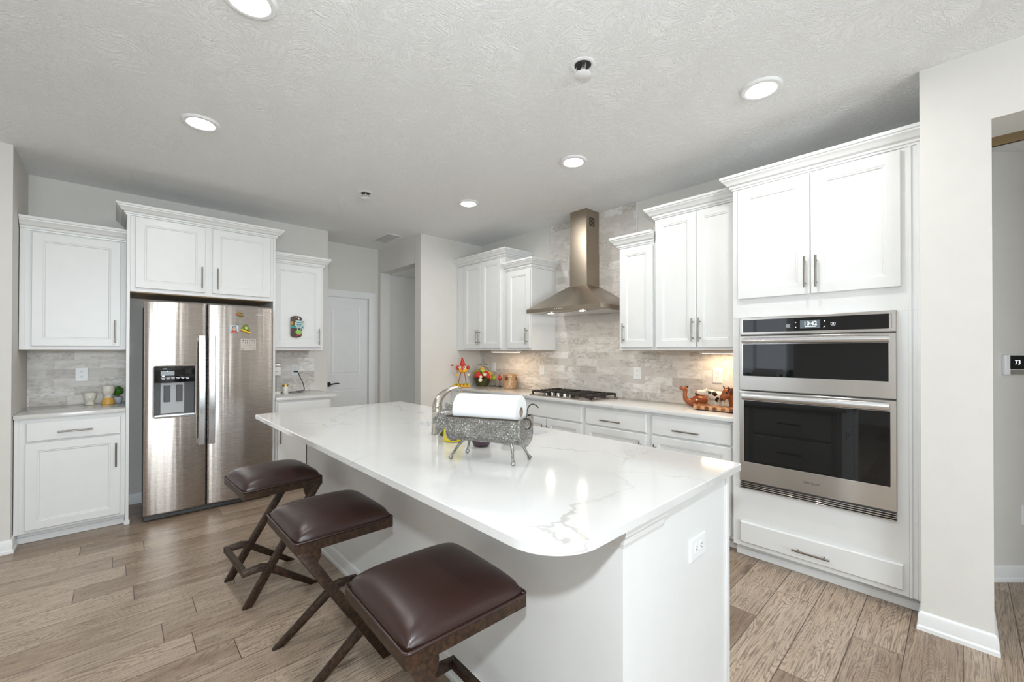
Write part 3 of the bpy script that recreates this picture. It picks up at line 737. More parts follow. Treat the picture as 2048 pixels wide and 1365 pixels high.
# ---- gas cooktop
t = thing('gas_cooktop', 'five-burner gas cooktop with dark cast iron grates set in the quartz countertop', 'cooktop', (3.045, 2.995, .914), R90)
CWD, CDP = .765, .425
obj('tray', MB().box(0, CWD, 0, CDP, 0, .012, .004, 2), M['steel'], t)
for i in range(5):
    x = .19+i*.078
    kb = MB().lathe([(.018, 0), (.019, .003), (.016, .006), (.0155, .026), (.013, .029), (0, .029)], (x, .045+.012*abs(i-2)*0, .012), 20); kb.box(x-.004, x+.004, .028, .062, .034, .043, .002, 1)
    obj('knob', kb, M['chrome'], t)
for bx, by, r in ((.13, .15, .035), (.13, .32, .03), (.3825, .25, .05), (.635, .15, .03), (.635, .32, .04)):
    obj('burner', MB().lathe([(r+.012, 0), (r+.012, .008), (r, .010), (r, .018), (r-.004, .022), (0, .023)], (bx, by, .011), 24), M['iron'], t)
for gx0, gx1 in ((.012, .255), (.262, .503), (.510, .753)):
    g = MB(); y0, y1 = (.085 if gx0 > .2 and gx1 < .6 else .02), CDP-.012
    zt, zb = .046, .034
    for x in (gx0, gx1-.011): g.box(x, x+.011, y0, y1, zb, zt, .002, 1)
    for y in (y0, y1-.011): g.box(gx0, gx1, y, y+.011, zb, zt, .002, 1)
    for j in range(7):
        y = y0+.02+(y1-y0-.05)*j/6
        for xa, xb in ((gx0, gx0+.085), (gx1-.085, gx1)): g.box(xa, xb, y, y+.012, zb, zt+.006, .002, 1)
    for j in range(3):
        x = gx0+.05+(gx1-gx0-.11)*j/2; g.box(x, x+.011, y0, y0+.07, zb, zt+.004, .002, 1); g.box(x, x+.011, y1-.07, y1, zb, zt+.004, .002, 1)
    for x in (gx0+.005, gx1-.016):
        for y in (y0+.004, y1-.016): g.box(x, x+.012, y, y+.012, .011, zb+.002)
    obj('grate', g, M['iron'], t)
# ---- range hood
t = thing('range_hood', 'stainless steel pyramid range hood with square chimney on the tiled wall', 'range hood', (2.947, 2.940, 1.731), R90)
HW, HD = .874, XW-.0095-2.947
ca, cb, cy = 2.940-2.690, 2.940-2.482, 3.312-2.947
zt = .270
b = MB().loops([[(0, 0, 0), (HW, 0, 0), (HW, HD, 0), (0, HD, 0)], [(0, 0, .036), (HW, 0, .036), (HW, HD, .036), (0, HD, .036)], [(ca-.012, cy-.012, zt), (cb+.012, cy-.012, zt), (cb+.012, HD, zt), (ca-.012, HD, zt)]], True, True)
obj('canopy', b, M['steel_hood'], t, sharp=20)
ch = MB().box(ca, cb, cy, HD, zt-.004, .60, .0015, 1).box(ca+.004, cb-.004, cy+.004, HD, .60, 2.7515-1.731)
ch_ = obj('chimney', ch, M['steel_hood'], t, sharp=20)
gr = MB()
for i in range(7): gr.box(cb-.0045, cb-.0030, cy+.045, cy+.135, .860+i*.013, .868+i*.013)
obj('chimney_vent', gr, M['slot'], ch_)
for x0 in (.05, HW/2+.01): obj('grease_filter', MB().box(x0, x0+HW/2-.06, .15, HD-.05, -.004, .001, .002, 1), M['handle'], t)
for x in (.235, .610): obj('hood_lamp', MB().lathe([(.030, -.006), (.024, -.008), (0, -.009)], (x, .10, 0), 24, False), M['lens_hood'], t); 
for x in (.235, .610): obj('lamp_rim', MB().lathe([(.042, .001), (.042, -.006), (.030, -.007), (.030, .0)], (x, .10, 0), 24, False, False), M['chrome'], t)
bt = MB()
for i in range(5): bt.cyl((.37+i*.022, .0005, .020), (.37+i*.022, -.003, .020), .006, n=12)
obj('buttons', bt, M['chrome'], t)

# ================================================================== BAR STOOLS
def make_stool(label, loc, rz):
    t = thing('bar_stool', label, 'bar stool', loc, rz, 'dark leather bar stools along the island')
    # welded frame under the pad
    f = MB(); z0, z1 = .574, .612
    rr_ = lambda o, z: [(x*(.203-o), y*(.205-o), z) for x, y in ((-1, -1), (1, -1), (1, 1), (-1, 1))]
    f.loops([rr_(.025, z0), rr_(.0015, z0), rr_(0, z0+.0015), rr_(0, z1-.0015), rr_(.0015, z1), rr_(.025, z1), rr_(.025, z0)], False, False)
    f.box(-.19, .19, -.19, .19, .602, .610)
    obj('seat_frame', f, M['bronze'], t)
    # domed leather pad with piped edge
    n = 26; b = bmesh.new(); V = {}
    hx = .203; hy = .205
    for i in range(n+1):
        for j in range(n+1):
            u, v = -1+2*i/n, -1+2*j/n
            su, sv = math.copysign(abs(u)**.8, u) if abs(u) < 1 else u, math.copysign(abs(v)**.8, v) if abs(v) < 1 else v
            k = .965
            x, y = hx*su, hy*sv
            q = max(0, (1-abs(su)**4.5))*max(0, (1-abs(sv)**4.5))
            h = .626 + .050*q**.55 + .010*(1-su*su)*(1-sv*sv)
            # soften plan corners
            cr = max(0, abs(su)+abs(sv)-1.72)/.28; x *= 1-.035*cr; y *= 1-.035*cr
            V[i, j] = b.verts.new((x, y, h))
    for i in range(n):
        for j in range(n): b.faces.new((V[i, j], V[i+1, j], V[i+1, j+1], V[i, j+1]))
    ring = [V[i, 0] for i in range(n+1)] + [V[n, j] for j in range(1, n+1)] + [V[i, n] for i in range(n-1, -1, -1)] + [V[0, j] for j in range(n-1, 0, -1)]
    lo = [b.verts.new((v.co.x*.985, v.co.y*.985, .611)) for v in ring]
    for i in range(len(ring)): b.faces.new((ring[i], lo[i], lo[(i+1) % len(ring)], ring[(i+1) % len(ring)]))
    b.faces.new(lo)
    h = MB(); h.b.free(); h.b = b
    seat = obj('seat_cushion', h, M['leather'], t, sharp=70)
    pts = []
    for cx, cy, a in ((hx-.012, hy-.012, 0), (-hx+.012, hy-.012, 90), (-hx+.012, -hy+.012, 180), (hx-.012, -hy+.012, 270)): pts += [(x, y, .617) for x, y in arc(cx, cy, .014, a, a+90, 4)]
    pp = MB(); P = [Vector(p) for p in pts]; m = len(P); ls = []
    for i in range(m):
        d = (P[(i+1) % m]-P[i-1]).normalized(); a = Vector((d.y, -d.x, 0))
        ls.append(pp.loop([tuple(P[i] + .0042*(math.cos(2*PI*q/8)*a + math.sin(2*PI*q/8)*Vector((0, 0, 1)))) for q in range(8)]))
    for i in range(m): pp.bridge(ls[i], ls[(i+1) % m])
    obj('piping', pp, M['leather'], seat)
    tb = MB().box(.2035, .2046, -.03, .03, .590, .604); 
    for s in (-1, 1):
        y0, y1 = (s*.204, s*.178) if s < 0 else (s*.178, s*.204)
        # long diagonal from the mitred frame end down to the far foot
        obj('leg', MB().prism([(-.199, .576), (-.152, .576), (.204, 0), (.160, 0)], 'y', y0, y1, .0015), M['bronze'], t)
        obj('gusset', MB().prism([(-.158, .575), (-.105, .575)] + [(x, z) for x, z in arc(-.172, .560, .068, 10, -42, 5)], 'y', y0+.004, y1-.004), M['bronze'], t)
        # short leg that bends over into the footrest
        obj('brace_leg', MB().prism([(-.186, 0), (-.140, 0), (.094, .168), (.125, .176), (.206, .172), (.206, .204), (.118, .212), (.074, .200)], 'y', y0+.001, y1-.001, .0015), M['bronze'], t)
    obj('footrest', MB().box(.181, .2055, -.178, .178, .173, .204, .0015, 1), M['bronze'], t)
    return t
s0 = make_stool('dark leather bar stool at the rounded end of the island, closest to the outlet', (.730, 1.135, 0), math.radians(-2))
copy_tree(s0, (.705, 1.958, 0), math.radians(0), 'middle dark leather bar stool of the three along the island')
copy_tree(s0, (.677, 2.790, 0), math.radians(183), 'dark leather bar stool by the refrigerator, its footrest turned away from the island')

# ================================================================== CEILING FITTINGS
def can(i, x, y, label):
    t = thing('recessed_light', label, 'ceiling light', (x, y, CZ), 0, 'recessed ceiling lights')
    obj('trim_ring', MB().lathe([(.098, 0), (.098, -.005), (.092, -.012), (.074, -.014), (.066, -.010)], (0, 0, 0), 40, False, False), M['trim'], t)
    obj('lens', MB().lathe([(.067, -.0095), (.04, -.011), (0, -.0115)], (0, 0, 0), 32, False, False), M['lens'], t)
can(0, .372, 1.915, 'round recessed light cut by the top edge of the picture')
can(1, .362, 3.155, 'round recessed light on the ceiling in front of the refrigerator')
can(2, 2.468, .718, 'round recessed light on the ceiling in front of the oven tower')
can(3, 2.424, 1.935, 'round recessed light on the ceiling before the tall cabinet beside the hood')
can(4, 2.398, 3.162, 'round recessed light on the ceiling by the hood and the corner cabinets')
def sprinkler(x, y, label, dx, dy):
    t = thing('fire_sprinkler', label, 'fire sprinkler', (x, y, CZ), 0, 'concealed ceiling sprinklers')
    obj('escutcheon', MB().lathe([(.060, 0), (.060, -.003), (.052, -.006), (.044, -.005), (.040, -.001)], (0, 0, 0), 32, False, False), M['trim'], t)
    obj('cup', MB().lathe([(.040, -.001), (.036, -.0035), (.030, -.0035), (.0, -.0035)], (0, 0, 0), 24, False, False), M['slot'], t)
    w = MB(); 
    for a in (0, 2.1, 4.2): w.cyl((.030*math.cos(a), .030*math.sin(a), -.003), (dx+.028*math.cos(a), dy+.028*math.sin(a), -.045), .002, n=6)
    w.lathe([(.012, -.003), (.010, -.035), (.0, -.036)], (0, 0, 0), 12)
    obj('sprinkler_head', w, M['chrome'], t)
    obj('cover_plate', MB().lathe([(.0, -.045), (.038, -.045), (.040, -.048), (.036, -.051), (.0, -.052)], (dx, dy, 0), 32), M['trim'], t)
sprinkler(1.640, 1.252, 'white sprinkler with hanging cover disc above the middle of the island', .0, .0)
sprinkler(1.588, 3.585, 'small white sprinkler with hanging cover disc between island and passage', .0, .0)
t = thing('ceiling_vent', 'white slatted air vent on the ceiling near the passage door', 'air vent', (2.412, 4.845, CZ))
b = MB()
for a0, a1, c0, c1 in ((-.10, .10, -.215, -.190), (-.10, .10, .190, .215), (-.10, -.078, -.19, .19), (.078, .10, -.19, .19)): b.box(a0, a1, c0, c1, -.008, 0, .002, 1)
obj('frame', b, M['trim'], t)
b = MB()
for i in range(13):
    x = -.072+i*.012; b.prism([(x-.004, -.001), (x+.005, -.008), (x+.006, -.007), (x-.003, 0)], 'y', -.19, .19)
obj('louvres', b, plain('vent_louvre_grey', (.60, .60, .61), .5), t)
obj('duct', MB().box(-.078, .078, -.19, .19, -.0012, -.0002), M['slot'], t)
# under-cabinet lamps
def under(name, label, x0, x1, y0, y1):
    t = thing(name, label, 'under-cabinet light', ((x0+x1)/2, (y0+y1)/2, 1.3645), 0, 'under-cabinet lights')
    hx, hy = (x1-x0)/2, (y1-y0)/2
    obj('housing', MB().box(-hx, hx, -hy, hy, -.020, 0, .003, 1), M['plastic'], t)
    obj('lens', MB().box(-hx+.006, hx-.006, -hy+.02, hy-.02, -.0235, -.019), M['lens_under'], t)
    a = lamp('under_cabinet_glow', 'AREA', ((x0+x1)/2+.02, (y0+y1)/2, 1.338), UNDER, (1.0, .68, .38), (0, 0, 0), shape='RECTANGLE', size=.05, size_y=y1-y0)
under('under_cabinet_light', 'white strip lamp under the corner wall cabinets above the flower basket', 3.22, 3.29, 3.36, 3.80)
under('under_cabinet_light', 'warm strip lamp under the tall cabinet over the animal figurines', 3.36, 3.43, 1.06, 1.42)
def smoothed(P, k=6):
    P = [Vector(p) for p in P]; out = []
    for i in range(len(P)-1):
        p0, p1, p2, p3 = P[max(i-1, 0)], P[i], P[i+1], P[min(i+2, len(P)-1)]
        for j in range(k):
            u = j/k; out.append(.5*((2*p1)+(p2-p0)*u+(2*p0-5*p1+4*p2-p3)*u*u+(3*p1-p0-3*p2+p3)*u**3))
    return out+[P[-1]]
# ================================================================== OUTLETS AND SWITCHES
def plate(name, label, loc, rz, w, h, kind, group='white wall plates', roll=0, cat=None):
    t = thing(name, label, cat or ('light switch' if kind == 'switch' else 'outlet'), loc, rz, group)
    if roll: t.rotation_euler = (0, roll, rz)
    obj('cover_plate', MB().rect_loops(-w/2, w/2, -h/2, h/2, [(0, 0), (0, -.003), (.004, -.0065)]), M['plastic'], t, sharp=25)
    if kind == 'switch':
        obj('rocker', MB().prism([(-.0065, -.033), (-.0095, -.030), (-.0075, 0), (-.0105, .030), (-.0065, .033)], 'x', -.016, .016), M['plastic'], t)
    elif kind == 'duplex':
        for s in (-1, 1):
            r = obj('receptacle', MB().loops([[(x, y, z+s*.0195) for x, z in [(a, max(-.0115, min(.0115, c))) for a, c in arc(0, 0, .0165, 0, 360, 24)[:-1]]] for y in (-.0062, -.0085)]), M['plastic'], t)
            q = MB()
            for x in (-.0062, .0062): q.box(x-.0009, x+.0009, -.0089, -.0083, s*.0195-.0005, s*.0195+.0075)
            q.cyl((0, -.0083, s*.0195-.0065), (0, -.0089, s*.0195-.0065), .0024, n=10); obj('slots', q, M['slot'], r)
    else:
        r = obj('receptacle', MB().box(-.0165, .0165, -.0085, -.0062, -.0335, .0335, .0015, 1), M['plastic'], t); q = MB()
        for s in (-1, 1):
            for x in (-.0062, .0062): q.box(x-.0009, x+.0009, -.0089, -.0083, s*.0195-.0005, s*.0195+.0075)
            q.cyl((0, -.0083, s*.0195-.0065), (0, -.0089, s*.0195-.0065), .0024, n=10)
        obj('slots', q, M['slot'], r)
    return t
yb, xb = YW-.0082, XW-.0092
plate('wall_outlet', 'white outlet on the tile above the small face planter', (-.219, yb, 1.162), 0, .078, .120, 'duplex')
plate('wall_outlet', 'white outlet with a black plug in it, beside the coffee maker', (1.426, yb, 1.152), 0, .078, .122, 'duplex')
plate('light_switch', 'white switch plate on the tile behind the flower basket', (xb, 4.107, 1.156), R90, .075, .112, 'switch')
plate('light_switch', 'white switch plate on the tile between crock and gas cooktop', (xb, 3.262, 1.146), R90, .072, .115, 'switch')
plate('wall_outlet', 'white outlet on the tile to the oven side of the gas cooktop', (xb, 2.057, 1.157), R90, .075, .118, 'decora')
plate('wall_outlet', 'white outlet on the tile above the spotted cow figurine', (xb, 1.340, 1.166), R90, .078, .122, 'duplex')
plate('wall_outlet', 'white sideways outlet on the end panel of the island', (1.517, BY0-.0042, .667), 0, .080, .128, 'duplex', roll=PI/2)
RH = math.atan2(-.682, .732)
hw = lambda s, z, o=0: tuple(Vector((3.813, -.126, z)) + d_h*s - n_h*o)
d_h = Vector((.732, -.682, 0)); n_h = Vector((.682, .732, 0))
plate('wall_outlet', 'white wall plate low on the hall wall above the baseboard', hw(.204, .392), RH, .074, .118, 'decora')
t = thing('thermostat', 'white thermostat showing 73 on the hall wall', 'thermostat', hw(.112, 1.285), RH)
obj('body', MB().box(-.060, .060, -.022, 0, -.060, .060, .006, 3), M['plastic'], t)
obj('screen', MB().box(-.034, .056, -.0232, -.02, -.026, .056, .002, 1), M['glass'], t, label='black screen')
obj('control_bar', MB().box(-.034, .056, -.0232, -.02, -.057, -.028, .001, 1), M['chrome'], t)
text('digits', '73', .036, M['digits'], t, (.010, -.0236, .014), depth=.0002)

# ================================================================== THINGS ON THE ISLAND
ZI = .9145
def rotz(a): return Matrix.Rotation(a, 4, 'Z')
def fuse(name, mb, mat, parent, voxel, smooth=6, label=None):
    """weld the overlapping volumes of one body into one continuous skin"""
    o = obj(name, mb, mat, parent, label=label)
    m = o.modifiers.new('weld', 'REMESH'); m.mode = 'VOXEL'; m.voxel_size = voxel; m.use_smooth_shade = True
    s = o.modifiers.new('smooth', 'SMOOTH'); s.factor = .5; s.iterations = smooth
    bpy.context.view_layer.update()
    me = bpy.data.meshes.new_from_object(o.evaluated_get(bpy.context.evaluated_depsgraph_get()))
    o.modifiers.clear(); o.data = me; me.name = name
    return o
# metal pig that holds the paper towels; local x runs from head to tail
AX = math.atan2(-.909, .417)
t = thing('pig_paper_towel_holder', 'hammered metal pig-shaped paper towel holder standing on the island', 'paper towel holder', (1.131, 1.344, ZI), AX)
def upro(w, zt, zb, n=12):
    r = w/2; zc = zb + r*.62
    return [(-r, zt)] + [(-r*math.cos(PI*i/n), zc - r*.62*math.sin(PI*i/n)) for i in range(n+1)] + [(r, zt)]
L2 = .158
b = MB(); o_, i_ = upro(.152, .180, .072), upro(.146, .180, .075)
for pr in ():
    pass
ring_ = [(y, z) for y, z in o_] + [(y, z) for y, z in reversed(i_)]
b.loops([[(x, y, z) for y, z in ring_] for x in (-L2, L2)])
obj('trough', b, M['hammered'], t, sharp=50)
for s in (-1, 1):
    pr = upro(.160, .182, .064)
    b = MB(); b.loops([[(s*(L2+.0005), y, z) for y, z in pr], [(s*(L2+.007), y*.97, .003+z*.98) for y, z in pr], [(s*(L2+.011), y*.80, .022+z*.82) for y, z in pr]])
    obj('end_plate', b, M['hammered'], t, sharp=30)
rim = MB()
for s in (-1, 1): rim.cyl((-L2-.003, s*.075, .181), (L2+.003, s*.075, .181), .0035, n=8)
obj('rim_wire', rim, M['wire'], t)
for x, sx, y in ((-.115, -.035, -.045), (-.115, -.020, .045), (.120, .010, -.045), (.125, .030, .045)):
    sy = math.copysign(.014, y)
    b = MB(); b.tube([(x-sx*.5, y, .082), (x, y, .066), (x+sx*.3, y+sy*.2, .050), (x+sx, y+sy, .010)], [.005, .007, .0055, .005], 10); b.ball((x+sx, y+sy, .0095), .0095, n=12, m=8)
    obj('leg', b, M['hammered'], t)
hd = MB(); hc = Vector((-L2-.047, 0, .163))
hd.ball(hc, (.048, .038, .036)); hd.tube([hc+Vector((.05, 0, .006)), hc+Vector((.0, 0, .0)), hc+Vector((-.040, 0, -.014)), hc+Vector((-.066, 0, -.022))], [.038, .036, .024, .013], 14); hd.ball(hc+Vector((-.067, 0, -.022)), (.006, .016, .015))
head = fuse('head', hd, M['hammered'], t, .0035, 4)
for s in (-1, 1):
    e = MB(); ls = []
    for i in range(9):
        u = i/8; w = .027*math.sin(PI*min(1, .18+u*.82))**.8+.001
        c = hc + (Vector((.004-.010*u, -.036-.022*u, .012-.078*u)) if s < 0 else Vector((.004-.02*u, .024+.024*u, .024+.034*math.sin(PI*u*.7))))
        ls.append([tuple(c+Vector((-w, 0, 0))), tuple(c+Vector((0, -.004, .002))), tuple(c+Vector((w, 0, 0))), tuple(c+Vector((0, .002, -.002)))])
    e.loops(ls); obj('ear', e, M['hammered'], head)
tl = MB(); tc = Vector((L2+.016, -.030, .163)); pts = []
for i in range(29):
    a = 2*PI*1.12*i/28 + .9; pts.append(tc + Vector((.020*math.cos(a), -.006+.008*i/28, .021*math.sin(a))))
q0 = pts[-1]
pts += [q0+Vector((.004, .003, .018)), q0+Vector((.004, .004, .034)), q0+Vector((.012, .004, .050)), q0+Vector((.026, .004, .057)), q0+Vector((.042, .004, .052)), q0+Vector((.050, .004, .044))]
tl.tube(pts[:29]+smoothed(pts[28:])[1:], .0026, 8); obj('tail', tl, M['wire'], t, label='curled wire tail')
# roll
t = thing('paper_towel_roll', 'white paper towel roll lying in the metal pig holder', 'paper towels', (1.131, 1.344, ZI+.2035), AX)
R, r, Lr = .0665, .0195, .141; n = 56
def ringx(x, q): return [(x, q*math.cos(2*PI*i/n), q*math.sin(2*PI*i/n)) for i in range(n)]
b = MB().loops([ringx(-Lr, r), ringx(-Lr, R-.003), ringx(-Lr+.003, R), ringx(Lr-.003, R), ringx(Lr, R-.003), ringx(Lr, r)], False, False)
obj('paper', b, M['paper'], t)
obj('core', MB().loops([ringx(-Lr+.001, r+.0003), ringx(Lr-.001, r+.0003), ringx(Lr-.001, r-.002), ringx(-Lr+.001, r-.002)], False, False), M['cardboard'], t)
# faucet
FN = plain('satin_nickel_faucet', (.58, .54, .48), .22, 1)
t = thing('kitchen_faucet', 'brushed nickel faucet with tapering spout behind the pig head on the island', 'faucet', (1.272, 1.955, ZI), 0)
obj('body', MB().lathe([(.030, 0), (.0315, .002), (.0310, .006), (.0295, .010), (.0285, .118), (.0292, .119), (.0292, .121), (.0285, .122), (.0283, .150)], (0, 0, 0), 32), FN, t)
sp = []; rs = []
for i in range(21):
    u = i/20; a = u*1.30
    sp.append((.142*(1-math.cos(a)), 0, .146+.092*math.sin(a))); rs.append(.0283-.0165*u)
sp += [(.128, 0, .2385), (.146, 0, .2375), (.158, 0, .226), (.162, 0, .205)]; rs += [.0116, .0115, .0115, .0115]
obj('spout', MB().tube(sp, rs, 20), FN, t)
# washing-up things behind the pig
t = thing('soap_bottle', 'yellow bottle standing by the sink behind the metal pig', 'bottle', (1.232, 1.742, ZI), 0)
YEL = plain('yellow_plastic', (.86, .70, .02), .3)
obj('body', MB().lathe([(.045, 0), (.050, .003), (.051, .02), (.049, .075), (.040, .095), (.016, .112), (.013, .118)], (0, 0, 0), 24), YEL, t)
obj('cap', MB().lathe([(.015, .118), (.015, .136), (.011, .138), (.004, .14), (.003, .152), (0, .152)], (0, 0, 0), 16), YEL, t)
t = thing('scrub_sponge', 'olive green scouring sponge leaning beside the faucet', 'sponge', (1.275, 1.852, ZI), .3)
obj('sponge', MB().box(-.016, .016, -.05, .05, 0, .072, .006, 2), plain('olive_sponge', (.13, .12, .015), .95, bump=(260, .6)), t)
tag(obj('prep_bowl', MB().lathe([(.034, 0), (.037, .003), (.046, .022), (.050, .050), (.047, .050), (.043, .022), (.032, .006), (0, .006)], (1.262, 1.560, ZI), 28, False, False), plain('plum_ceramic', (.10, .062, .085), .35)), 'dark plum bowl standing behind the legs of the metal pig', 'bowl')
tag(obj('small_dish', MB().lathe([(.02, 0), (.045, .010), (.055, .028), (.052, .028), (.042, .013), (0, .006)], (1.415, 1.515, ZI), 24, False, False), plain('brown_ceramic', (.09, .045, .025), .3)), 'small brown dish behind the metal pig near the sink edge', 'dish')

# ================================================================== CORNER OF THE COOKTOP COUNTER
ZC = .9145; RC = -.7525          # local x = along the picture, -y towards the viewer
RED = plain('red_glaze', (.55, .035, .025), .3); YLW = plain('yellow_glaze', (.85, .45, .03), .35); ORG = plain('orange_glaze', (.75, .22, .03), .35)
GRN = plain('green_glaze', (.30, .40, .03), .4); BRN = plain('reddish_brown_stick', (.35, .09, .05), .5); LEAF = plain('leaf_green', (.10, .20, .05), .5)
CREAM = plain('cream_petals', (.82, .78, .62), .5); BLK = M['black']; WHT = plain('white_glaze', (.82, .80, .74), .2)
def star(b, c, r, th=.006):
    pts = [(c[0]+(r if i % 2 == 0 else r*.45)*math.sin(PI*i/5), c[2]+(r if i % 2 == 0 else r*.45)*math.cos(PI*i/5)) for i in range(10)]
    b.prism(pts, 'y', c[1]-th/2, c[1]+th/2, .0012)
t = thing('rooster_figurine', 'tall red and yellow rooster figurine on stilt legs in the counter corner', 'figurine', (3.115, 4.232, ZC), RC)
b = MB(); b.box(-.098, .098, -.035, .035, 0, .012, .004, 2)
for i in range(9): b.ball((-.088+.022*i, -.012+.022*(i % 2), .018), (.016, .014, .012), n=10, m=7)
b.tube([(-.098, -.01, .012), (-.120, -.012, .018)], [.008, .004], 8)
obj('base', b, YLW, t)
ft = MB()
for x in (-.045, .050): ft.ball((x, 0, .032), (.042, .026, .012), n=14, m=8)
obj('foot', ft, GRN, t)
lg = MB().tube([(-.048, 0, .036), (-.014, 0, .185)], .0058, 10).tube([(.052, 0, .036), (.030, 0, .185)], .0058, 10); obj('legs', lg, BRN, t)
bd = MB(); bd.ball((.012, 0, .205), (.056, .042, .034)); bd.ball((.012, 0, .222), (.050, .040, .030)); obj('body', bd, YLW, t)
hd = MB(); hd.ball((.012, -.002, .250), (.044, .038, .038)); hd.ball((-.052, 0, .235), (.022, .02, .028)); hd.ball((.076, 0, .240), (.020, .02, .024)); hd.ball((.004, 0, .292), (.030, .026, .030)); hd.ball((.004, 0, .322), (.020, .018, .022)); hd.ball((.002, 0, .346), (.014, .014, .014))
hd.prism([(-.004, .246), (.022, .246), (.018, .205), (.006, .205)], 'y', -.052, -.030, .003)
head = obj('head', hd, RED, t)
ey = MB()
for x in (-.020, .040): ey.prism([(x-.022, .238), (x, .220), (x+.020, .244), (x, .264)], 'y', -.043, -.037, .002)
obj('eye_patch', ey, CREAM, head)
pu = MB()
for x in (-.020, .038): pu.ball((x, -.045, .246), (.007, .004, .009), n=10, m=7)
obj('pupil', pu, BLK, head)
tw = MB().tube([(-.03, 0, .262), (-.075, -.004, .272), (-.115, -.005, .268)], .0018, 6).tube([(-.058, 0, .215), (-.064, 0, .165)], .0015, 6).tube([(.078, 0, .22), (.080, 0, .165)], .0015, 6); obj('wires', tw, M['wire'], t)
obj('bobble', MB().ball((-.120, -.005, .267), (.017, .014, .011)), RED, t)
for x in (-.066, .082):
    s_ = MB(); star(s_, (x, -.003, .150), .021); obj('star_charm', s_, CREAM if x > 0 else YLW, t)
# flower basket
t = thing('flower_basket', 'dark green basket of red and yellow artificial flowers on the corner counter', 'flower basket', (3.370, 4.150, ZC), RC)
PG = plain('mottled_dark_green', (.045, .05, .010), .35, bump=(70, .4))
obj('basket', MB().lathe([(.070, 0), (.074, .004), (.078, .012), (.094, .05), (.110, .094), (.114, .100), (.108, .100), (.100, .085), (0, .08)], (0, 0, 0), 32, True, False, 1, .72), PG, t)
obj('foot_ring', MB().lathe([(.052, -.0), (.054, .004), (.05, .006)], (0, 0, 0), 28, True, True, 1, .72), M['chrome'], t)
hp = [(.085*math.cos(PI*i/16)+.02, 0, .095+.150*math.sin(PI*i/16)) for i in range(17)]; obj('handle', MB().tube(hp, .0035, 8), M['wire'], t)
def bloom(c, r, mat, nm='flower', n=9):
    b = MB(); b.ball(c, r*.55, n=12, m=8)
    for k in range(2):
        for i in range(n):
            a = 2*PI*i/n+.3*k; tilt = .35+.5*k
            p = Vector(c)+Vector((math.cos(a)*r*.62*math.cos(tilt), -abs(math.sin(tilt))*r*.3-.2*r*k, math.sin(a)*r*.62*math.cos(tilt)))
            b.ball(p, (r*.42, r*.20, r*.42), Matrix.Rotation(-a, 3, 'Y'), n=10, m=6)
    return obj(nm, b, mat, t)
for c, r, m in (((-.055, -.045, .150), .040, RED), ((-.022, -.055, .128), .036, RED), ((.052, -.045, .150), .042, RED), ((.070, -.035, .118), .032, RED), ((.082, .0, .155), .038, YLW), ((.100, -.02, .110), .028, ORG), ((.005, -.01, .185), .036, plain('lime_petals', (.55, .62, .10), .5)), ((-.072, .0, .175), .034, GRN), ((.0, -.01, .222), .026, YLW), ((-.100, -.03, .125), .018, RED), ((-.012, -.075, .120), .018, CREAM), ((-.018, -.085, .082), .024, CREAM), ((.035, -.07, .150), .022, CREAM)):
    bloom(c, r, m)
lf = MB()
for i in range(46):
    a = random.uniform(0, 2*PI); q = random.uniform(.05, .115); z = random.uniform(.09, .185)
    rot = Matrix.Rotation(a, 3, 'Z') @ Matrix.Rotation(random.uniform(-.9, .5), 3, 'Y')
    lf.ball((q*math.cos(a), q*.7*math.sin(a), z-.25*(q-.05)), (.026, .012, .003), rot, n=8, m=6)
lf.tube([(.01, .01, .2), (.006, .01, .26), (.012, .01, .305)], .002, 6).tube([(.006, .01, .262), (-.04, 0, .268)], .002, 6).tube([(.006, .01, .268), (.05, 0, .272)], .002, 6)
for x, z in ((-.045, .268), (.055, .272), (.012, .308), (-.02, .27), (.03, .285)): lf.ball((x, 0, z), (.014, .004, .006), n=8, m=6)
obj('leaves', lf, LEAF, t)
# two wire-legged birds
def bird(label, loc, mat, beak):
    t = thing('bird_figurine', label, 'figurine', loc, RC, 'little wire-legged birds')
    b = MB(); b.ball((0, 0, .108), (.027, .024, .029)); b.ball((-.006, 0, .143), (.013, .012, .012)); obj('body', b, mat, t)
    obj('beak', MB().tube([(-.016, 0, .143), (-.045 if beak > 0 else -.03, 0, .138)], [.005, .001], 8), ORG, t)
    obj('crest', MB().tube([(0, 0, .150), (.004, 0, .176), (-.006, 0, .195)], [.003, .002, .001], 6), M['wire'], t)
    obj('legs', MB().tube([(-.008, 0, .010), (-.006, 0, .085)], .0022, 6).tube([(.012, 0, .010), (.008, 0, .085)], .0022, 6), M['wire'], t)
    obj('feet', MB().prism([(-.05, .001), (.022, .001), (.022, .016), (.005, .016)], 'y', -.018, .018, .002), M['iron'], t)
bird('small green bird figurine on wire legs next to the flower basket', (3.430, 3.985, ZC), GRN, 1)
bird('small red bird figurine on wire legs next to the tan crock', (3.440, 3.890, ZC), RED, 0)
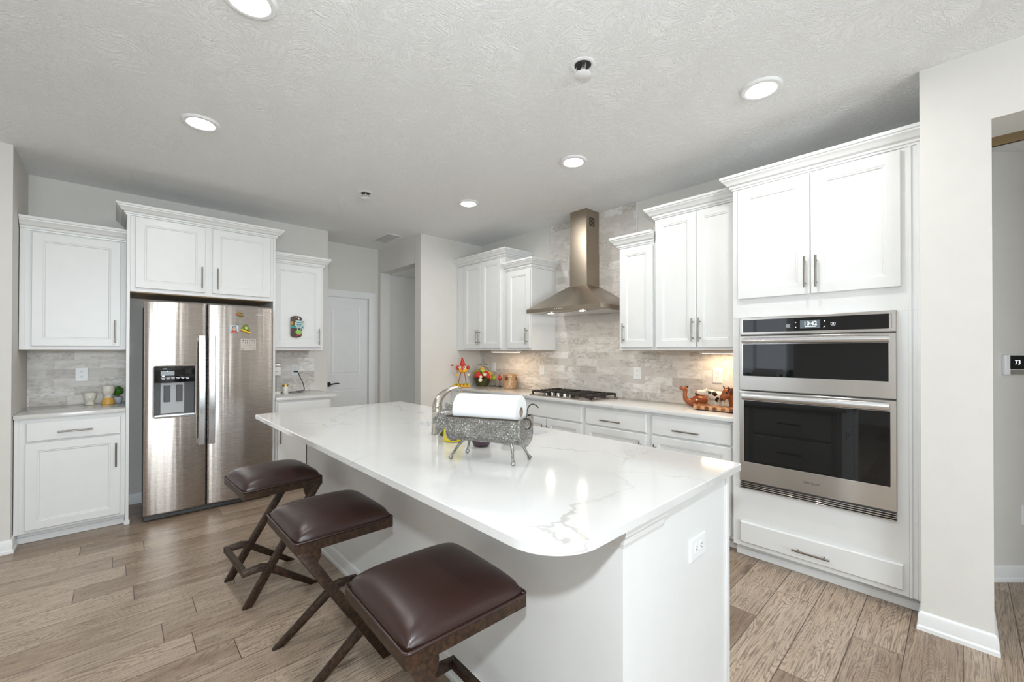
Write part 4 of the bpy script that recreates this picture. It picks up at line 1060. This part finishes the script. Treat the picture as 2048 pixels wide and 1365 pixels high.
# crock
t = thing('utensil_crock', 'tan stoneware crock with brown squares and white lines on the counter', 'crock', (3.405, 3.672, ZC), RC)
obj('body', MB().lathe([(.074, 0), (.078, .004), (.081, .05), (.083, .160), (.085, .166), (.083, .170), (.077, .168), (.075, .02), (0, .015)], (0, 0, 0), 36, True, False), plain('tan_stoneware', (.42, .27, .15), .35, bump=(40, .2)), t)
for a in (-2.05, -.42):
    q = MB(); ls = []
    for a2 in [a-.20+.05*i for i in range(9)]: ls.append([(r*math.cos(a2), r*math.sin(a2), z) for r, z in ((.0818, .100), (.0845, .100), (.0855, .142), (.0825, .142))])
    q.loops(ls); obj('square_patch', q, plain('brown_glaze_patch', (.16, .04, .025), .3), t)
q = MB()
for pts in ([(-1.75, .155), (-1.60, .12), (-1.45, .085), (-1.62, .05), (-1.9, .012)], [(-1.3, .155), (-1.5, .10), (-1.72, .075), (-1.55, .045), (-1.25, .012)], [(-1.9, .15), (-1.6, .153), (-1.35, .148)], [(-1.2, .09), (-1.45, .084), (-1.7, .06)]):
    q.tube([((.0822+.0016*z/.16)*math.cos(a), (.0822+.0016*z/.16)*math.sin(a), z) for a, z in pts], .0016, 6)
obj('line_motif', q, CREAM, t)

# ================================================================== ANIMAL FIGURINES AND BOARD BY THE OVENS
CAM = plain('brown_ceramic_glaze', (.33, .085, .022), .16, Coat_Weight=.6); CAM_D = plain('dark_brown_glaze', (.10, .035, .012), .2)
def cutboard():
    t = NT('end_grain_checker'); t.set(Roughness=.35)
    v = t.coord((1, 1, 1)); sx = t.n('ShaderNodeSeparateXYZ'); t.l(v, sx.inputs[0])
    cb = t.n('ShaderNodeCombineXYZ')
    for i, (ax, sc) in enumerate((('X', 30.0), ('Y', 34.0))): t.l(t.math('FLOOR', t.math('MULTIPLY', sx.outputs[ax], sc)), cb.inputs[i])
    wn = t.n('ShaderNodeTexWhiteNoise', noise_dimensions='2D'); t.l(cb.outputs[0], wn.inputs['Vector'])
    ch = t.n('ShaderNodeTexChecker', i_Scale=1.0); ch.inputs['Color1'].default_value = (.62, .36, .17, 1); ch.inputs['Color2'].default_value = (.16, .055, .03, 1)
    off = t.n('ShaderNodeVectorMath', operation='ADD'); t.l(cb.outputs[0], off.inputs[0]); off.inputs[1].default_value = (.5, .5, .5); t.l(off.outputs[0], ch.inputs['Vector'])
    t.col(t.mix(t.math('MULTIPLY', t.math('GREATER_THAN', wn.outputs['Value'], .62), .7), ch.outputs['Color'], (.38, .13, .055)))
    return t.m
t = thing('cutting_board', 'checkered end-grain wooden cutting board on the counter before the animal figurines', 'cutting board', (3.225, 1.060, ZC), 0)
obj('board', MB().box(0, .148, 0, .350, .006, .030, .003, 2), cutboard(), t)
for x in (.02, .128):
    for y in (.025, .325): obj('foot', MB().lathe([(.010, 0), (.009, .0062)], (x, y, 0), 12), M['black'], t)
t = thing('camel_figurine', 'glossy brown ceramic camel figurine lying on the counter by the cutting board', 'figurine', (3.425, 1.462, ZC), RC)
b = MB(); b.ball((.018, 0, .052), (.068, .042, .042)); b.ball((.022, 0, .090), (.036, .026, .026))
b.tube([(-.035, 0, .040), (-.075, 0, .040), (-.098, 0, .062), (-.103, 0, .095), (-.096, 0, .130), (-.100, 0, .143)], [.034, .026, .020, .0165, .0155, .016], 16)
b.tube([(-.088, 0, .146), (-.112, 0, .142), (-.132, 0, .150), (-.146, 0, .147)], [.017, .0185, .015, .011], 14)
for y in (-.034, .034): b.tube([(-.055, y, .014), (.0, y, .012), (.085, y, .012)], [.012, .015, .012], 12)
b.box(-.05, .08, -.03, .03, .002, .014, .004)
fuse('body', b, CAM, t, .004, 5)
for y in (-.014, .014): obj('ear', MB().ball((-.086, y, .160), (.007, .005, .010), n=10, m=7), CAM_D, t)
obj('saddle', MB().ball((.022, 0, .104), (.045, .030, .014)), CAM_D, t)
def spots(name, base, dark, pts):
    t = NT(name); t.set(Roughness=.14, Coat_Weight=.5)
    tc = t.n('ShaderNodeTexCoord'); f = None
    for c, r in pts:
        vm = t.n('ShaderNodeVectorMath', operation='DISTANCE'); t.l(tc.outputs['Object'], vm.inputs[0]); vm.inputs[1].default_value = c
        q = t.math('LESS_THAN', vm.outputs['Value'], r); f = q if f is None else t.math('MAXIMUM', f, q)
    t.col(t.mix(f, base, dark)); return t.m
t = thing('cow_figurine', 'white ceramic cow figurine with black spots between camel and brown bull', 'figurine', (3.430, 1.322, ZC), RC)
b = MB(); b.ball((.018, 0, .098), (.056, .034, .036)); b.ball((-.020, 0, .103), (.040, .031, .034)); b.box(-.03, .055, -.024, .024, .075, .128, .012, 3)
b.tube([(-.02, 0, .112), (-.060, 0, .122), (-.085, 0, .126)], [.032, .026, .024], 16); b.tube([(-.07, 0, .128), (-.100, 0, .122), (-.138, 0, .126)], [.024, .021, .017], 14); b.ball((-.142, 0, .127), (.012, .018, .014))
for x, y in ((-.008, -.018), (-.004, .018), (.048, -.018), (.052, .018)): b.tube([(x, y, .085), (x, y, .045), (x, y, .001)], [.017, .0125, .012], 12)
cow = fuse('body', b, spots('cow_glaze', (.82, .79, .70), (.015, .012, .010), [((-.058, -.028, .128), .015), ((-.020, -.036, .118), .022), ((-.002, -.032, .070), .019), ((.055, -.032, .066), .012), ((.06, -.03, .12), .016), ((.02, .035, .11), .02)]), t, .004, 5)
for y in (-.026, .026): obj('ear', MB().ball((-.076, y, .142), (.010, .012, .005), n=10, m=7), WHT, t)
obj('nose', MB().ball((-.150, 0, .129), (.006, .013, .010), n=12, m=8), plain('pink_glaze', (.75, .40, .36), .25), t)
for y in (-.012, .012): obj('horn', MB().tube([(-.070, y, .146), (-.068, y*1.4, .160)], [.004, .0015], 8), CREAM, t)
t = thing('bull_figurine', 'glossy brown ceramic bull figurine partly hidden behind the oven tower edge', 'figurine', (3.418, 1.185, ZC), RC)
b = MB(); b.ball((.035, 0, .115), (.060, .038, .050)); b.ball((-.005, 0, .125), (.042, .036, .046)); b.ball((-.058, -.004, .125), (.034, .030, .038)); b.tube([(-.050, -.004, .120), (-.082, -.006, .100), (-.092, -.006, .084)], [.030, .026, .020], 14)
for x, y in ((-.015, -.022), (-.010, .022), (.066, -.022), (.070, .022)): b.tube([(x, y, .09), (x, y, .045), (x-.004, y, .001)], [.022, .014, .013], 12)
bull = fuse('body', b, CAM, t, .0042, 5)
for y in (-.034, .030): obj('horn', MB().tube([(-.052, y*.7, .155), (-.056, y*1.25, .172), (-.066, y*1.1, .182)], [.009, .006, .002], 10), CAM_D, t)
for y in (-.030, .026): obj('ear', MB().ball((-.034, y*1.15, .146), (.020, .008, .024), n=12, m=8), CAM_D, t)
obj('eye', MB().ball((-.072, -.031, .134), (.008, .005, .009), n=10, m=7), M['black'], t)
obj('muzzle', MB().ball((-.095, -.006, .086), (.010, .020, .017), n=14, m=9), CAM_D, t)

# ================================================================== COUNTER WITH THE FACE PLANTERS
IV = plain('ivory_ceramic', (.74, .71, .62), .45); MUST = plain('mustard_ceramic', (.72, .42, .09), .4)
def face_planter(label, loc, prof, zf, base=None):
    prof = [(q*.72, z) for q, z in prof]; base = [(q*.72, z) for q, z in base] if base else None
    t = thing('face_planter', label, 'planter', loc, math.radians(3), 'ceramic face planters')
    obj('pot', MB().lathe(prof, (0, 0, 0), 36, True, False), IV, t)
    if base: obj('glazed_base', MB().lathe(base, (0, 0, 0), 36, True, False), MUST, t, label='mustard yellow glazed base')
    r = .0400
    n_ = MB(); n_.loops([[(-.004, -r+.004, zf+.028), (.004, -r+.004, zf+.028), (.003, -r-.001, zf+.028), (-.003, -r-.001, zf+.028)], [(-.006, -r+.006, zf+.012), (.006, -r+.006, zf+.012), (.004, -r-.006, zf+.012), (-.004, -r-.006, zf+.012)], [(-.010, -r+.008, zf), (.010, -r+.008, zf), (.007, -r-.008, zf), (-.007, -r-.008, zf)]]); obj('nose', n_, IV, t)
    l_ = MB()
    for z in (zf-.012, zf-.018): l_.tube([(-.012, -r+.006, z), (0, -r+.001, z+.001), (.012, -r+.006, z)], [.001, .003, .001], 8)
    obj('lips', l_, IV, t)
    e_ = MB()
    for x in (-.022, .022): e_.tube([(x-.010, -r+.010, zf+.020), (x, -r+.004, zf+.016), (x+.010, -r+.010, zf+.020)], [.0008, .0016, .0008], 6)
    obj('eyelids', e_, IV, t)
    return t
face_planter('small ivory face planter on the counter by the outlet', (-.165, 4.900, ZC), [(.042, 0), (.042, .004), (.034, .022), (.034, .028), (.048, .046), (.056, .068), (.057, .086), (.054, .098), (.051, .098), (.05, .07), (0, .05)], .058)
face_planter('taller ivory face planter on a mustard base beside the green plant', (-.056, 4.878, ZC), [(.035, .052), (.033, .062), (.034, .074), (.048, .090), (.056, .112), (.057, .132), (.054, .152), (.051, .152), (.05, .12), (0, .1)], .110, [(.061, 0), (.061, .004), (.055, .025), (.042, .050), (.035, .053)])
t = thing('potted_plant', 'small bushy green plant in a pale pot behind the mustard-based planter', 'plant', (.000, 4.955, ZC), 0)
obj('pot', MB().lathe([(.026, 0), (.028, .003), (.033, .05), (.030, .05), (0, .04)], (0, 0, 0), 24, True, False), plain('pale_blue_pot', (.62, .66, .72), .4), t)
b = MB()
for i in range(230):
    v_ = Vector((random.gauss(0, 1), random.gauss(0, 1), random.gauss(0, 1))).normalized()*random.uniform(.018, .040)
    a = random.uniform(0, 6.28); s_ = .009
    q = Matrix.Rotation(a, 3, v_.normalized()) @ v_.to_track_quat('Z', 'Y').to_matrix() @ Matrix.Rotation(random.uniform(-.8, .8), 3, 'X')
    c = Vector((0, 0, .098)) + v_*Vector((1, 1, 1.25)).length/1.8
    P_ = [c+q@Vector((-s_, 0, 0)), c+q@Vector((0, -s_*.7, .001)), c+q@Vector((s_, 0, .003)), c+q@Vector((0, s_*.7, .001))]
    b.loops([[tuple(p) for p in P_], [tuple(p+q@Vector((0, 0, .0008))) for p in P_]])
obj('foliage', b, plain('bright_green_leaves', (.055, .22, .015), .45), t)
obj('stem', MB().cyl((0, 0, .035), (0, 0, .10), .004, n=8), LEAF, t)

# ================================================================== COUNTER WITH THE COFFEE MAKER
KW = plain('pale_appliance_plastic', (.74, .72, .69), .35)
t = thing('coffee_maker', 'slim pale single-cup coffee maker with silver lid tight against the fridge surround', 'coffee maker', (1.152, 4.80, ZC), 0)
obj('base', MB().box(-.052, .052, -.10, .10, 0, .036, .006, 2), KW, t)
obj('column', MB().box(-.050, .044, .02, .10, .034, .20, .004, 2), plain('grey_appliance_plastic', (.36, .36, .35), .4), t)
hd = obj('head', MB().box(-.052, .053, -.10, .10, .196, .282, .006, 2), KW, t)
obj('lid', MB().box(-.052, .054, -.10, .10, .282, .318, .008, 3), M['chrome'], t)
obj('spout', MB().lathe([(.020, .196), (.014, .182), (0, .182)], (0, -.03, 0), 16), KW, t)
text('maker_lettering', 'KEURIG', .017, M['grey_dark'], hd, (-.002, -.1005, .236), depth=.0003)
t = thing('power_cord', 'black power cord hanging from the outlet down to the counter', 'power cord', (1.426, 5.0, 1.135), 0)
P_ = [(1.428, 5.008, 1.128), (1.440, 4.985, 1.130), (1.455, 4.985, 1.105), (1.470, 4.99, 1.070), (1.480, 4.99, 1.045), (1.497, 4.99, 1.015), (1.505, 4.99, .975), (1.512, 4.985, .945), (1.505, 4.97, .924), (1.47, 4.95, .919), (1.44, 4.945, .9185), (1.41, 4.90, .9185), (1.34, 4.875, .9185), (1.27, 4.905, .9185), (1.205, 4.905, .921)]
o = obj('cable', MB().tube([p-Vector((1.426, 5.0, 1.135)) for p in smoothed(P_)], .0038, 8), M['black'], t)
obj('plug', MB().box(-.016, .014, -.014, .019, -.012, .006, .003, 2).box(.006, .022, -.016, -.002, -.012, .004, .003, 1), M['black'], t)
t = thing('candle_jar', 'white candle jar with gold lid in front of the coffee maker cord', 'candle', (1.272, 4.800, ZC), 0)
obj('jar', MB().lathe([(.027, 0), (.0285, .003), (.0285, .070), (.026, .074)], (0, 0, 0), 28), plain('white_jar', (.80, .77, .72), .3), t)
obj('lid', MB().lathe([(.0275, .074), (.0285, .075), (.0285, .092), (.027, .094)], (0, 0, 0), 28), plain('gold_metal', (.62, .44, .10), .25, 1), t)

# ================================================================== ON THE REFRIGERATOR AND CABINET DOORS
YF = 4.3815
t = thing('fridge_magnet', 'orange and green leafy lizard magnet high on the refrigerator door', 'magnet', (.789, YF, 1.681), 0, 'magnets on the refrigerator door')
b = MB(); b.ball((-.006, -.006, 0), (.026, .006, .012), Matrix.Rotation(.2, 3, 'Y')); b.tube([(-.028, -.006, .004), (-.016, -.006, .002)], [.002, .008], 8); obj('body', b, plain('copper_orange', (.36, .14, .04), .4), t)
b = MB()
for x, z in ((.010, .012), (.020, .008), (.022, -.010), (.008, -.016), (-.008, .014), (.0, -.012)): b.ball((x, -.005, z), (.009, .004, .007), n=10, m=6)
obj('leaf', b, plain('olive_leaf', (.14, .15, .015), .4), t)
obj('bead', MB().ball((.020, -.010, -.001), .0055, n=10, m=8), CREAM, t)
t = thing('fridge_magnet', 'square portrait magnet with pale blue ground on the refrigerator door', 'magnet', (.748, YF, 1.551), 0, 'magnets on the refrigerator door')
obj('tile', MB().box(-.033, .033, -.003, .004, -.033, .033, .001, 1), plain('pale_blue_print', (.45, .66, .80), .3), t)
obj('hair', MB().prism([(-.020, -.026), (-.017, .012), (-.010, .024), (.010, .024), (.017, .012), (.020, -.026)], 'y', -.0040, -.003), plain('brown_hair_print', (.20, .075, .03), .5), t)
obj('face', MB().prism([(.0125*math.cos(a), .002+.018*math.sin(a)) for a in [2*PI*i/16 for i in range(16)]], 'y', -.0048, -.0038), plain('skin_print', (.72, .40, .30), .5), t)
obj('shirt', MB().prism([(-.032, -.032), (-.028, -.022), (-.008, -.018), (.008, -.018), (.028, -.022), (.032, -.032)], 'y', -.0050, -.003), plain('red_print', (.60, .06, .05), .5), t)
q = MB()
for x in (-.005, .005): q.box(x-.002, x+.002, -.0052, -.0047, .004, .007)
q.box(-.004, .004, -.0052, -.0047, -.0085, -.0065); obj('features', q, M['slot'], t)
t = thing('fridge_magnet', 'green frog magnet on a yellow bar on the refrigerator door', 'magnet', (.834, YF-.005, 1.558), 0, 'magnets on the refrigerator door')
b = MB(); b.ball((0, -.008, .008), (.022, .010, .022)); b.ball((-.022, -.006, -.002), (.012, .007, .012)); b.ball((.022, -.006, -.008), (.012, .007, .012)); b.ball((-.009, -.01, .030), (.006, .005, .006)); b.ball((.008, -.01, .030), (.006, .005, .006)); obj('frog', b, plain('frog_green', (.16, .22, .01), .35), t)
obj('belly', MB().ball((.002, -.014, .004), (.012, .006, .014)), plain('pale_green', (.55, .62, .25), .4), t)
obj('bar', MB().cyl((-.036, -.010, -.010), (.033, -.010, -.038), .0075, n=12), plain('banana_yellow', (.85, .55, .02), .35), t)
t = thing('fridge_magnet', 'clear etched rectangular plate magnet on the refrigerator door', 'magnet', (.857, YF, 1.417), 0, 'magnets on the refrigerator door')
obj('plate', MB().box(-.061, .061, -.0025, .003, -.055, .053, .001, 1), steel('etched_plate_metal', (.40, .35, .31), .35, (40, 3, 40), 0), t)
q = MB(); rnd = random.Random(3)
for zz, hh, nn, w_ in ((.036, .007, 6, .1), (.016, .011, 6, .105), (-.008, .006, 4, .06)):
    for i in range(nn):
        x = -w_/2+w_*(i+.5)/nn
        for k in range(3): q.box(x-.004+rnd.uniform(0, .006), x-.001+rnd.uniform(0, .005)+.001, -.0030, -.0024, zz-hh/2+rnd.uniform(-.002, .002), zz+hh/2)
q.box(-.03, .03, -.003, -.0024, -.024, -.0225); q.box(-.055, -.035, -.003, -.0024, -.044, -.034); q.box(.04, .052, -.003, -.0024, -.044, -.036)
obj('etching', q, plain('etched_grey', (.16, .13, .11), .5), t)
# brown board with charms on the cabinet door
t = thing('charm_board', 'brown rounded board with small coloured charms hung on the white cabinet door', 'wall decoration', (1.314, 4.599, 1.603), 0)
pts = arc(0, .02, .09, 130, 50, 8)+arc(0, -.02, .09, -50, -130, 8)
pts = [(max(-.052, min(.052, x)), z) for x, z in pts]
obj('board', MB().prism(pts, 'y', -.009, 0, .002), plain('dark_brown_wood', (.085, .045, .035), .5), t)
obj('card', MB().prism([(-.012, .066), (.072, .058), (.068, -.016), (-.018, -.006)], 'y', -.014, -.010, .001), plain('pale_teal_card', (.42, .58, .57), .5), t)
q = MB()
for x, z in ((-.006, .055), (.060, .050), (.058, -.006), (-.010, .002)): q.box(x-.006, x+.006, -.0148, -.0138, z-.006, z+.006)
for i in range(5): q.box(.004+i*.009, .009+i*.009, -.0148, -.0138, .015, .030)
q.box(.0, .05, -.0148, -.0138, .040, .045); q.box(.01, .045, -.0148, -.0138, .004, .008)
obj('card_print', q, plain('dark_teal_ink', (.06, .12, .13), .5), t)
obj('ribbon', MB().prism([(-.052, .014), (.052, .002), (.052, -.022), (-.052, -.012)], 'y', -.0105, -.008), plain('teal_ribbon', (.03, .30, .27), .5), t)
obj('owl_charm', MB().ball((-.040, -.012, .034), (.015, .006, .020)), plain('ochre', (.45, .28, .03), .5), t)
obj('green_charm', MB().loops([[(.022+.032*math.cos(2*PI*i/20), y, -.056+.022*math.sin(2*PI*i/20)) for i in range(20)] for y in (-.016, -.010)]), plain('lime_charm', (.28, .52, .12), .45), t)
obj('pink_charm', MB().prism([(-.004, -.096), (.044, -.082), (.042, -.072), (-.004, -.084)], 'y', -.015, -.010, .001), plain('crimson_charm', (.62, .04, .10), .45), t)
s_ = MB(); star(s_, (.022, -.012, .083), .014, .004); s_.ball((.0, -.011, .094), (.005, .003, .005), n=10, m=6); s_.ball((.042, -.011, -.022), (.004, .003, .004), n=10, m=6); s_.prism([(.006, -.036), (.016, -.036), (.011, -.012)], 'y', -.015, -.010); obj('white_charms', s_, WHT, t)
